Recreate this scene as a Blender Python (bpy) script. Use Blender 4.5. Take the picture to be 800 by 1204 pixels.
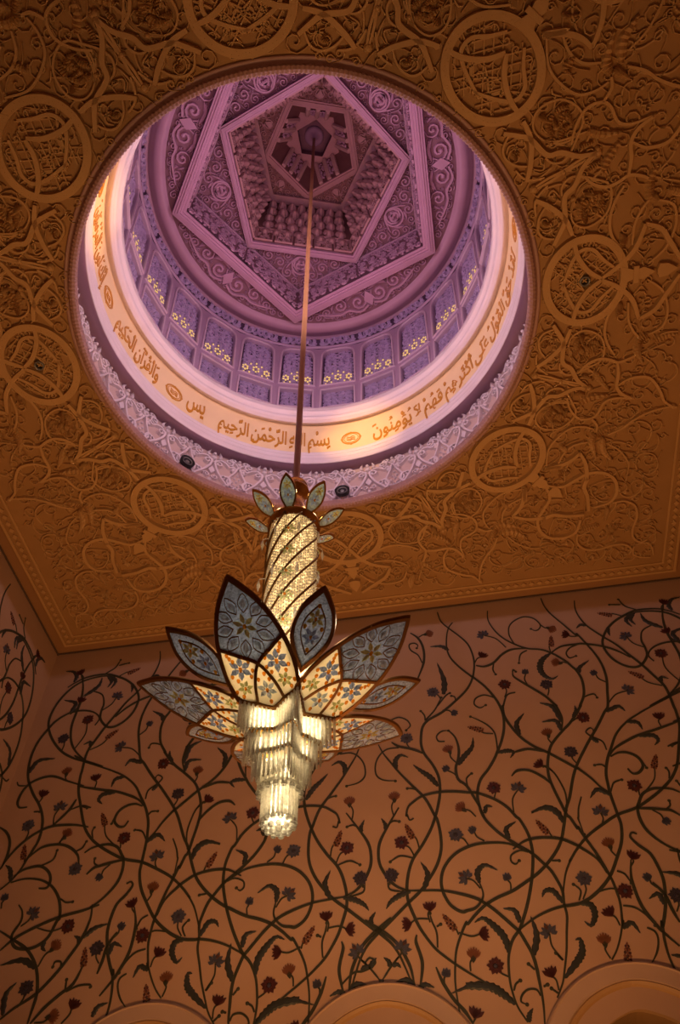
import bpy, math, random
from mathutils import Vector, Matrix, geometry
PI=math.pi
sc=bpy.context.scene
for o in list(bpy.data.objects): bpy.data.objects.remove(o)
COL=sc.collection

# ---------------------------------------------------------------- camera
# world: origin on the dome axis at floor level, Z up, back wall towards +Y
def look(yaw,pitch,roll):
    ca,sa,cb,sb,cc,s=math.cos(yaw),math.sin(yaw),math.cos(pitch),math.sin(pitch),math.cos(roll),math.sin(roll)
    f=Vector((sa*cb,ca*cb,sb)); r0=Vector((ca,-sa,0)); u0=r0.cross(f)
    r=cc*r0+s*u0; u=-s*r0+cc*u0
    return Matrix((r,u,-f)).transposed()
cam_d=bpy.data.cameras.new('camera'); cam=bpy.data.objects.new('camera',cam_d); COL.objects.link(cam)
cam.matrix_world=Matrix.Translation((1.2019,-5.0930,1.6))@look(-0.13647,0.92646,-0.02419).to_4x4()
cam_d.sensor_fit='VERTICAL'; cam_d.sensor_height=36; cam_d.lens=36*932.384/1204
cam_d.clip_end=200
sc.camera=cam

# ---------------------------------------------------------------- world, lights, exposure
w=bpy.data.worlds.new('world'); sc.world=w; w.use_nodes=True
w.node_tree.nodes['Background'].inputs[0].default_value=(.004,.0025,.002,1)
w.node_tree.nodes['Background'].inputs[1].default_value=1
vs=sc.view_settings; vs.view_transform='Standard'; vs.look='None'; vs.gamma=1; vs.exposure=0
try: vs.use_curve_mapping=False
except Exception: pass
sc.cycles.use_denoising=True
sc.cycles.caustics_reflective=False; sc.cycles.caustics_refractive=False
sc.cycles.max_bounces=8; sc.cycles.sample_clamp_indirect=4
ROOMZ_=13.6
def light(name,kind,loc,energy,color,size=.3,aim=None,spot=90,blend=.6):
    d=bpy.data.lights.new(name,kind); o=bpy.data.objects.new(name,d); COL.objects.link(o)
    d.energy=energy; d.color=color; o.location=loc
    if kind=='AREA': d.shape='DISK'; d.size=size
    else: d.shadow_soft_size=size
    if kind=='SPOT': d.spot_size=math.radians(spot); d.spot_blend=blend
    if aim is not None: o.rotation_euler=(Vector(aim)-Vector(loc)).to_track_quat('-Z','Y').to_euler()
    return o
WARM=(1,.435,.14)
# added warm fill spots, unseen below the frame, throwing up onto the ceiling
for x,y,e in ((-1.7,3.0,860),(1.7,3.0,960),(-4.6,-1.6,170),(4.6,-1.6,200)):
    light('hall_fill','SPOT',(x,y,2.5),e,WARM,.3,(x*1.5,y*1.3,ROOMZ_),122,.9)
# lilac floods standing on the ledge behind the rim, each aimed across the dome
for i in range(12):
    a=math.radians(15+30*i); c,s=math.cos(a),math.sin(a)
    light('dome_flood','SPOT',(3.86*c,3.86*s,13.95),235,(1.0,.70,.84),.12,(-3.6*c,-3.6*s,17.6),100,.8)
    light('dome_uplight','SPOT',(3.86*c,3.86*s,13.95),85,(.92,.36,.66),.12,(-1.2*c,-1.2*s,22),70,.8)
# warm spots on the ledge, thrown across onto the inscription band
for az in (82,205,330):
    a=math.radians(az); b=math.radians(az+155); c,s=math.cos(a),math.sin(a)
    light('inscription_spot','SPOT',(3.80*math.cos(b),3.80*math.sin(b),13.95),2600,(1,.55,.16),.05,(3.85*c,3.85*s,16.2),17,1)

# ---------------------------------------------------------------- materials
def mat(name,col,rough=.6,metal=0,var=.08,scale=3,bump=0,bscale=40,spec=.4,emit=None,estr=0,trans=0,ior=1.5,alt=None):
    m=bpy.data.materials.new(name); m.use_nodes=True; nt=m.node_tree; b=nt.nodes['Principled BSDF']
    tc=nt.nodes.new('ShaderNodeTexCoord'); n=nt.nodes.new('ShaderNodeTexNoise'); n.inputs['Scale'].default_value=scale; n.inputs['Detail'].default_value=5
    nt.links.new(tc.outputs['Object'],n.inputs['Vector'])
    mx=nt.nodes.new('ShaderNodeMix'); mx.data_type='RGBA'
    c2=alt or tuple(max(0,c*(1-2*var)) for c in col)
    c1=tuple(min(1,c*(1+var)) for c in col)
    mx.inputs[6].default_value=(*c1,1); mx.inputs[7].default_value=(*c2,1)
    nt.links.new(n.outputs['Fac'],mx.inputs[0]); nt.links.new(mx.outputs[2],b.inputs['Base Color'])
    b.inputs['Roughness'].default_value=rough; b.inputs['Metallic'].default_value=metal
    b.inputs['Specular IOR Level'].default_value=spec; b.inputs['Transmission Weight'].default_value=trans; b.inputs['IOR'].default_value=ior
    if bump:
        n2=nt.nodes.new('ShaderNodeTexNoise'); n2.inputs['Scale'].default_value=bscale; n2.inputs['Detail'].default_value=4
        nt.links.new(tc.outputs['Object'],n2.inputs['Vector'])
        bp=nt.nodes.new('ShaderNodeBump'); bp.inputs['Strength'].default_value=bump; bp.inputs['Distance'].default_value=.02
        nt.links.new(n2.outputs['Fac'],bp.inputs['Height']); nt.links.new(bp.outputs['Normal'],b.inputs['Normal'])
    if emit: b.inputs['Emission Color'].default_value=(*emit,1); b.inputs['Emission Strength'].default_value=estr
    return m
def glassy(name,col,tl=.6,rough=.08,spark=0,clear=0,gloss=.18):
    """frosted or cut glass: glossy coat over a translucent, tinted body"""
    m=bpy.data.materials.new(name); m.use_nodes=True; nt=m.node_tree; nt.nodes.clear()
    out=nt.nodes.new('ShaderNodeOutputMaterial'); tr=nt.nodes.new('ShaderNodeBsdfTranslucent'); df=nt.nodes.new('ShaderNodeBsdfDiffuse')
    gl=nt.nodes.new('ShaderNodeBsdfGlossy'); gl.inputs['Roughness'].default_value=rough
    a=nt.nodes.new('ShaderNodeMixShader'); b=nt.nodes.new('ShaderNodeMixShader'); fr=nt.nodes.new('ShaderNodeLayerWeight'); fr.inputs[0].default_value=gloss
    tc=nt.nodes.new('ShaderNodeTexCoord'); n=nt.nodes.new('ShaderNodeTexVoronoi'); n.inputs['Scale'].default_value=70
    nt.links.new(tc.outputs['Object'],n.inputs['Vector'])
    mx=nt.nodes.new('ShaderNodeMix'); mx.data_type='RGBA'; mx.inputs[6].default_value=(*col,1); mx.inputs[7].default_value=(*[c*(1-spark) for c in col],1)
    nt.links.new(n.outputs['Color'],mx.inputs[0])
    for s in (tr,df): nt.links.new(mx.outputs[2],s.inputs['Color'])
    a.inputs[0].default_value=tl; nt.links.new(df.outputs[0],a.inputs[1]); nt.links.new(tr.outputs[0],a.inputs[2])
    nt.links.new(fr.outputs['Facing'],b.inputs[0]); nt.links.new(a.outputs[0],b.inputs[1]); nt.links.new(gl.outputs[0],b.inputs[2])
    last=b
    if clear:
        tp=nt.nodes.new('ShaderNodeBsdfTransparent'); c=nt.nodes.new('ShaderNodeMixShader'); c.inputs[0].default_value=clear
        nt.links.new(b.outputs[0],c.inputs[1]); nt.links.new(tp.outputs[0],c.inputs[2]); last=c
    nt.links.new(last.outputs[0],out.inputs['Surface'])
    return m
M={}
M['wall']=mat('ochre_plaster',(.46,.30,.205),.55,var=.05,scale=1.2,bump=.05,bscale=25)
M['trimstone']=mat('pale_stone',(.47,.33,.25),.4,var=.06,scale=2)
M['trimgold']=mat('honey_stone',(.42,.25,.11),.45,var=.08)
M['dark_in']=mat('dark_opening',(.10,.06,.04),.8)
M['floor']=mat('marble_floor',(.55,.45,.36),.2,var=.1,scale=.8)
M['ceil']=mat('ceiling_ground_shaded',(.38,.21,.075),.65,var=.12,scale=1.5,bump=.15,bscale=30)  # darker than the relief: groove shading put into the ground colour
M['ceil_r']=mat('ceiling_relief',(.50,.30,.12),.6,var=.08,scale=2,bump=.08,bscale=50)
M['margin']=mat('ceiling_margin',(.33,.17,.07),.7,var=.05)
M['rim']=mat('rim_plaster',(.40,.235,.215),.5,var=.05)
M['white']=mat('white_plaster',(.74,.64,.68),.5,var=.04,bump=.05)
M['frieze_g']=mat('frieze_ground',(.62,.46,.42),.6,var=.05)
M['cream']=mat('cream_band',(.90,.69,.40),.5,var=.03)
M['lilac']=mat('lilac_plaster',(.43,.285,.42),.55,var=.05)
M['lilac_l']=mat('lilac_moulding',(.60,.44,.56),.5,var=.04)
M['ribm']=mat('rib_plaster',(.56,.36,.36),.5,var=.05)
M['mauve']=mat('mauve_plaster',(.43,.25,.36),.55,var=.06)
M['mauve_d']=mat('mauve_ground_shaded',(.22,.11,.15),.7,var=.1)  # dark behind the dome carving: shade of deep grooves painted in
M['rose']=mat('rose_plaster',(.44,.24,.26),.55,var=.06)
M['rose_d']=mat('rose_ground_shaded',(.24,.11,.11),.7,var=.1)  # groove shade of the upper carving, put into the colour
M['lattice']=mat('lattice_plaster',(.46,.34,.56),.5,var=.05)
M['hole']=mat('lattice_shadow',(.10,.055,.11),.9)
M['goldpaint']=mat('gold_leaf',(.66,.30,.02),.35,metal=.15,var=.1)
M['pane']=mat('lit_yellow_pane',(.9,.75,.3),.4,emit=(1,.66,.16),estr=.55)
M['vine']=mat('dark_green_inlay',(.022,.024,.014),.45,var=.3,scale=8,alt=(.045,.05,.03))
M['leafm']=mat('leaf_inlay',(.016,.02,.015),.45,var=.3,scale=6,alt=(.04,.045,.045))
M['f_blue']=mat('blue_inlay',(.07,.075,.11),.4,var=.3,scale=14)
M['f_dark']=mat('indigo_inlay',(.045,.04,.06),.4,var=.3,scale=14)
M['f_red']=mat('maroon_inlay',(.075,.02,.017),.4,var=.3,scale=14)
M['f_pink']=mat('rust_inlay',(.22,.085,.04),.4,var=.25,scale=14)
M['gold']=mat('polished_gold',(.62,.33,.08),.22,metal=1,var=.12,scale=6)
M['bronze']=mat('dark_bronze',(.24,.11,.032),.42,metal=.7,var=.12,scale=6)
M['black']=mat('black_fitting',(.012,.012,.012),.5)
M['rodm']=mat('bronzed_rod',(.50,.26,.11),.45,metal=.2)
M['steel']=mat('grey_fitting',(.25,.25,.24),.4,metal=.6)
M['smoke']=glassy('smoky_blue_glass',(.62,.68,.78),.42,.2,.6)
M['pearl']=glassy('pearl_glass',(.62,.70,.66),.6,.15,.5)
M['opal']=glassy('opal_glass',(.95,.86,.66),.75,.2,.05)
M['crystal']=glassy('cut_crystal',(1,.98,.94),.72,.03,.3,.30,.16)
M['gem_clear']=glassy('clear_gem',(.95,1.0,1.0),.6,.03,.35)
M['gem_blue']=glassy('blue_gem',(.34,.46,.90),.4,.03,.3)
M['gem_pale']=glassy('pale_blue_gem',(.60,.72,.95),.5,.03,.3)
M['gem_yellow']=glassy('yellow_gem',(.85,.72,.25),.4,.03,.3)
M['gem_green']=glassy('pale_green_gem',(.75,.80,.40),.5,.03,.3)
M['gem_amber']=glassy('amber_gem',(.92,.36,.03),.75,.05,.2)
M['lamp']=mat('lamp_glow',(1,.8,.5),.5,emit=(1,.76,.40),estr=3.2)
M['lamp_col']=mat('column_lamp_glow',(1,.75,.45),.5,emit=(1,.63,.25),estr=1.2)
def sparkle(m,sc,lo,hi):
    """crystal sparkle put into the emission: bright and dim spots on the lamp core"""
    nt=m.node_tree; b=nt.nodes['Principled BSDF']; tc=nt.nodes.new('ShaderNodeTexCoord'); v=nt.nodes.new('ShaderNodeTexVoronoi'); v.inputs['Scale'].default_value=sc
    mp=nt.nodes.new('ShaderNodeMapRange'); mp.inputs[3].default_value=lo; mp.inputs[4].default_value=hi
    sx=nt.nodes.new('ShaderNodeSeparateColor'); pw=nt.nodes.new('ShaderNodeMath'); pw.operation='POWER'; pw.inputs[1].default_value=2.5
    nt.links.new(tc.outputs['Object'],v.inputs['Vector']); nt.links.new(v.outputs['Color'],sx.inputs[0]); nt.links.new(sx.outputs[0],pw.inputs[0])
    nt.links.new(pw.outputs[0],mp.inputs[0]); nt.links.new(mp.outputs[0],b.inputs['Emission Strength'])
sparkle(M['lamp_col'],38,.30,2.5); sparkle(M['lamp'],44,1.3,17)  # glints of the crystals put into the lamps' glow

# ---------------------------------------------------------------- mesh helpers
class MB:
    def __init__(s): s.v=[]; s.f=[]; s.m=[]
    def add(s,vs,fs,mi=0):
        k=len(s.v); s.v.extend(tuple(q) for q in vs); s.f.extend(tuple(i+k for i in f) for f in fs); s.m.extend([mi]*len(fs))
    def mesh(s,name,mats,smooth=False):
        me=bpy.data.meshes.new(name); me.from_pydata(s.v,[],s.f)
        for m in (mats if isinstance(mats,(list,tuple)) else [mats]): me.materials.append(M[m])
        me.polygons.foreach_set('material_index',s.m)
        if smooth: me.polygons.foreach_set('use_smooth',[True]*len(s.f))
        me.update(); return me
    def build(s,name,mats,parent=None,smooth=False,**kw): return link(name,s.mesh(name,mats,smooth),parent,**kw)
def link(name,me,parent=None,loc=None,rotz=None,scale=None,**props):
    o=bpy.data.objects.new(name,me); COL.objects.link(o)
    if parent is not None: o.parent=parent
    if loc is not None: o.location=loc
    if rotz is not None: o.rotation_euler=(0,0,rotz)
    if scale is not None: o.scale=scale
    for k,v in props.items(): o[k]=v
    return o
def empty(name,loc=(0,0,0),**props):
    o=bpy.data.objects.new(name,None); COL.objects.link(o); o.location=loc; o.empty_display_size=.2
    for k,v in props.items(): o[k]=v
    return o
def smooth_pts(P,n=5,closed=False):
    P=[Vector((q[0],q[1])) for q in P]
    if len(P)<3: return [P[0].lerp(P[-1],i/n) for i in range(n+1)]
    if closed and (P[0]-P[-1]).length<1e-6: P=P[:-1]
    out=[]; N=len(P); rng=N if closed else N-1
    for i in range(rng):
        if closed: a,b,c,d=P[i-1],P[i],P[(i+1)%N],P[(i+2)%N]
        else: a,b,c,d=P[max(i-1,0)],P[i],P[i+1],P[min(i+2,N-1)]
        for k in range(n):
            t=k/n; out.append(.5*((2*b)+(c-a)*t+(2*a-5*b+4*c-d)*t*t+(3*b-a-3*c+d)*t**3))
    out.append(P[0].copy() if closed else P[-1].copy())
    return out
def ribbon(mb,P,w,h,fm,taper=(1,1),flat=.7,mi=0,closed=False,sm=5,wf=None):
    """a raised strap along 2-D points; fm(u,v,height) places it on its surface"""
    Q=smooth_pts(P,sm,closed) if sm else [Vector(q) for q in P]
    n=len(Q); vs=[]; fs=[]
    for i,q in enumerate(Q):
        t=(Q[min(i+1,n-1)]-Q[max(i-1,0)])
        if closed and i in (0,n-1): t=Q[1]-Q[-2]
        if t.length<1e-9: t=Vector((1,0))
        t.normalize(); nn=Vector((-t.y,t.x)); k=i/(n-1)
        f=wf(k) if wf else (taper[0]+(1-taper[0])*min(1,k*4))*(taper[1]+(1-taper[1])*min(1,(1-k)*4))
        a=w*.5*f
        for s,hh in ((a,0),(a*flat,h),(-a*flat,h),(-a,0)):
            r=q+nn*s; vs.append(fm(r.x,r.y,hh))
    for i in range(n-1):
        for j in range(3): fs.append((4*i+j,4*i+j+1,4*i+j+5,4*i+j+4))
    fs+= [(0,1,2,3),(4*n-4,4*n-3,4*n-2,4*n-1)]
    mb.add(vs,fs,mi)
def spiral(cx,cy,r,a0,turns,d=1,n=14,inner=.18):
    return [(cx+r*(1-(1-inner)*i/n)*math.cos(a0+d*turns*2*PI*i/n),cy+r*(1-(1-inner)*i/n)*math.sin(a0+d*turns*2*PI*i/n)) for i in range(n+1)]
def poly(mb,P,h,fm,mi=0,h0=0):
    """an extruded flat polygon (star-convex about its mean)"""
    n=len(P); cx=sum(q[0] for q in P)/n; cy=sum(q[1] for q in P)/n
    vs=[fm(x,y,h0) for x,y in P]+[fm(x,y,h) for x,y in P]+[fm(cx,cy,h)]
    fs=[(i,(i+1)%n,n+(i+1)%n,n+i) for i in range(n)]+[(n+i,n+(i+1)%n,2*n) for i in range(n)]
    mb.add(vs,fs,mi)
def disc(mb,cx,cy,r,h,fm,n=8,mi=0,rings=2):
    vs=[];fs=[]
    for k in range(rings+1):
        a=k/rings*PI/2
        if k==rings: vs.append(fm(cx,cy,h))
        else:
            for i in range(n): vs.append(fm(cx+r*math.cos(a)*math.cos(2*PI*i/n),cy+r*math.cos(a)*math.sin(2*PI*i/n),h*math.sin(a)))
    for k in range(rings-1):
        for i in range(n): fs.append((k*n+i,k*n+(i+1)%n,(k+1)*n+(i+1)%n,(k+1)*n+i))
    for i in range(n): fs.append(((rings-1)*n+i,(rings-1)*n+(i+1)%n,rings*n))
    mb.add(vs,fs,mi)
def leaf_shape(mb,P,w,h,fm,mi=0,teeth=0,hatch=0,sm=6):
    """leaf blade along a midrib, widest in its lower half, with serrations or raised ribs"""
    Q=smooth_pts(P,sm); n=len(Q); vs=[];fs=[]
    for i,q in enumerate(Q):
        t=(Q[min(i+1,n-1)]-Q[max(i-1,0)]); t.normalize(); nn=Vector((-t.y,t.x)); k=i/(n-1)
        a=w*.5*(math.sin(PI*min(1,k**.8))**.8*.95+.06)*(1-.35*k)
        if teeth and i%2: a*=1+teeth
        hh=h*(1+(.6 if hatch and i%2 else 0))
        for s,z in ((a,0),(a*.6,hh*.8),(0,hh),(-a*.6,hh*.8),(-a,0)):
            r=q+nn*s-t*abs(s)*(.35 if teeth else 0); vs.append(fm(r.x,r.y,z))
    for i in range(n-1):
        for j in range(4): fs.append((5*i+j,5*i+j+1,5*i+j+6,5*i+j+5))
    mb.add(vs,fs,mi)
def lathe(mb,prof,n=96,mi=0,a0=0,a1=2*PI):
    full=abs(a1-a0-2*PI)<1e-6; cols=n if full else n+1; k=len(prof); vs=[];fs=[]
    for i in range(cols):
        a=a0+(a1-a0)*i/n
        for r,z in prof: vs.append((r*math.cos(a),r*math.sin(a),z))
    for i in range(n):
        i2=(i+1)%cols
        for j in range(k-1): fs.append((i*k+j,i2*k+j,i2*k+j+1,i*k+j+1))
    mb.add(vs,fs,mi)
def tube(mb,P,r,n=8,mi=0,rf=None,caps=True):
    P=[Vector(q) for q in P]; vs=[];fs=[]; N=len(P); up=None
    for i,q in enumerate(P):
        t=(P[min(i+1,N-1)]-P[max(i-1,0)]).normalized()
        if up is None: up=t.orthogonal().normalized()
        up=(up-t*up.dot(t)).normalized(); s=t.cross(up); rr=r*(rf(i/(N-1)) if rf else 1)
        for j in range(n): a=2*PI*j/n; vs.append(q+up*rr*math.cos(a)+s*rr*math.sin(a))
    for i in range(N-1):
        for j in range(n): fs.append((i*n+j,i*n+(j+1)%n,(i+1)*n+(j+1)%n,(i+1)*n+j))
    if caps: fs.append(tuple(range(n))); fs.append(tuple((N-1)*n+j for j in range(n)))
    mb.add(vs,fs,mi)
def box(mb,c,d,mi=0):
    x,y,z=c; a,b,e=d[0]/2,d[1]/2,d[2]/2
    mb.add([(x+sx*a,y+sy*b,z+sz*e) for sx in(-1,1) for sy in(-1,1) for sz in(-1,1)],[(0,1,3,2),(4,5,7,6),(0,1,5,4),(2,3,7,6),(0,2,6,4),(1,3,7,5)],mi)
def holed(mb,outer,holes,fm,h=0,mi=0):
    loops=[[Vector((x,y,0)) for x,y in L] for L in [outer]+holes]; flat=[v for L in loops for v in L]
    mb.add([fm(v.x,v.y,h) for v in flat],[tuple(t) for t in geometry.tessellate_polygon(loops)],mi)
def inside(P,x,y):
    c=False; n=len(P)
    for i in range(n):
        x1,y1=P[i]; x2,y2=P[i-1]
        if (y1>y)!=(y2>y) and x<(x2-x1)*(y-y1)/(y2-y1)+x1: c=not c
    return c
def edge_dist(P,x,y):
    b=9
    for i in range(len(P)):
        ax,ay=P[i-1]; bx,by=P[i]; dx,dy=bx-ax,by-ay; t=max(0,min(1,((x-ax)*dx+(y-ay)*dy)/(dx*dx+dy*dy+1e-12)))
        b=min(b,math.hypot(x-ax-t*dx,y-ay-t*dy))
    return b
def pack(P,radii,seed,tries=400,seeds=()):
    R=random.Random(seed); xs=[q[0] for q in P]; ys=[q[1] for q in P]; out=list(seeds)
    for r in radii:
        for _ in range(tries):
            x=R.uniform(min(xs),max(xs)); y=R.uniform(min(ys),max(ys))
            if not inside(P,x,y) or edge_dist(P,x,y)<r*.95: continue
            if all((x-a)**2+(y-b)**2>((r+c)*.97)**2 for a,b,c in out): out.append((x,y,r))
    return out
def scrollwork(mb,P,radii,seed,h,fm,tries=400,wk=.26,seeds=(),mirror=False,n=12,mi=0):
    """carved scrolls: packed spirals, each with a stem and a small leaf"""
    R=random.Random(seed+1)
    for x,y,r in pack(P,radii,seed,tries,seeds):
        a=R.uniform(0,2*PI); d=R.choice((-1,1)); sp=spiral(x,y,r*.95,a,1.35,d,n)
        tail=(x+1.5*r*math.cos(a-d*.75),y+1.5*r*math.sin(a-d*.75))
        if inside(P,*tail): sp=[tail]+sp
        e=sp[-1]; l1=(x+r*.45*math.cos(a+2),y+r*.45*math.sin(a+2))
        for sgn in ((1,-1) if mirror else (1,)):
            ribbon(mb,[(sgn*u,v) for u,v in sp],max(.014,r*wk),h,fm,taper=(.5,.9),sm=0,flat=.55,mi=mi)
            disc(mb,sgn*e[0],e[1],r*.26,h*1.2,fm,6,mi,2)
            if r>.05: leaf_shape(mb,[(sgn*(x+r*math.cos(a+1)),y+r*math.sin(a+1)),(sgn*(x+r*1.15*math.cos(a+1.4)),y+r*1.15*math.sin(a+1.4)),(sgn*(x+r*1.35*math.cos(a+1.8)),y+r*1.35*math.sin(a+1.8))],r*.4,h,fm,mi,sm=3)
ROOMZ=13.6; HW=6.73; PW=6.445
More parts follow.
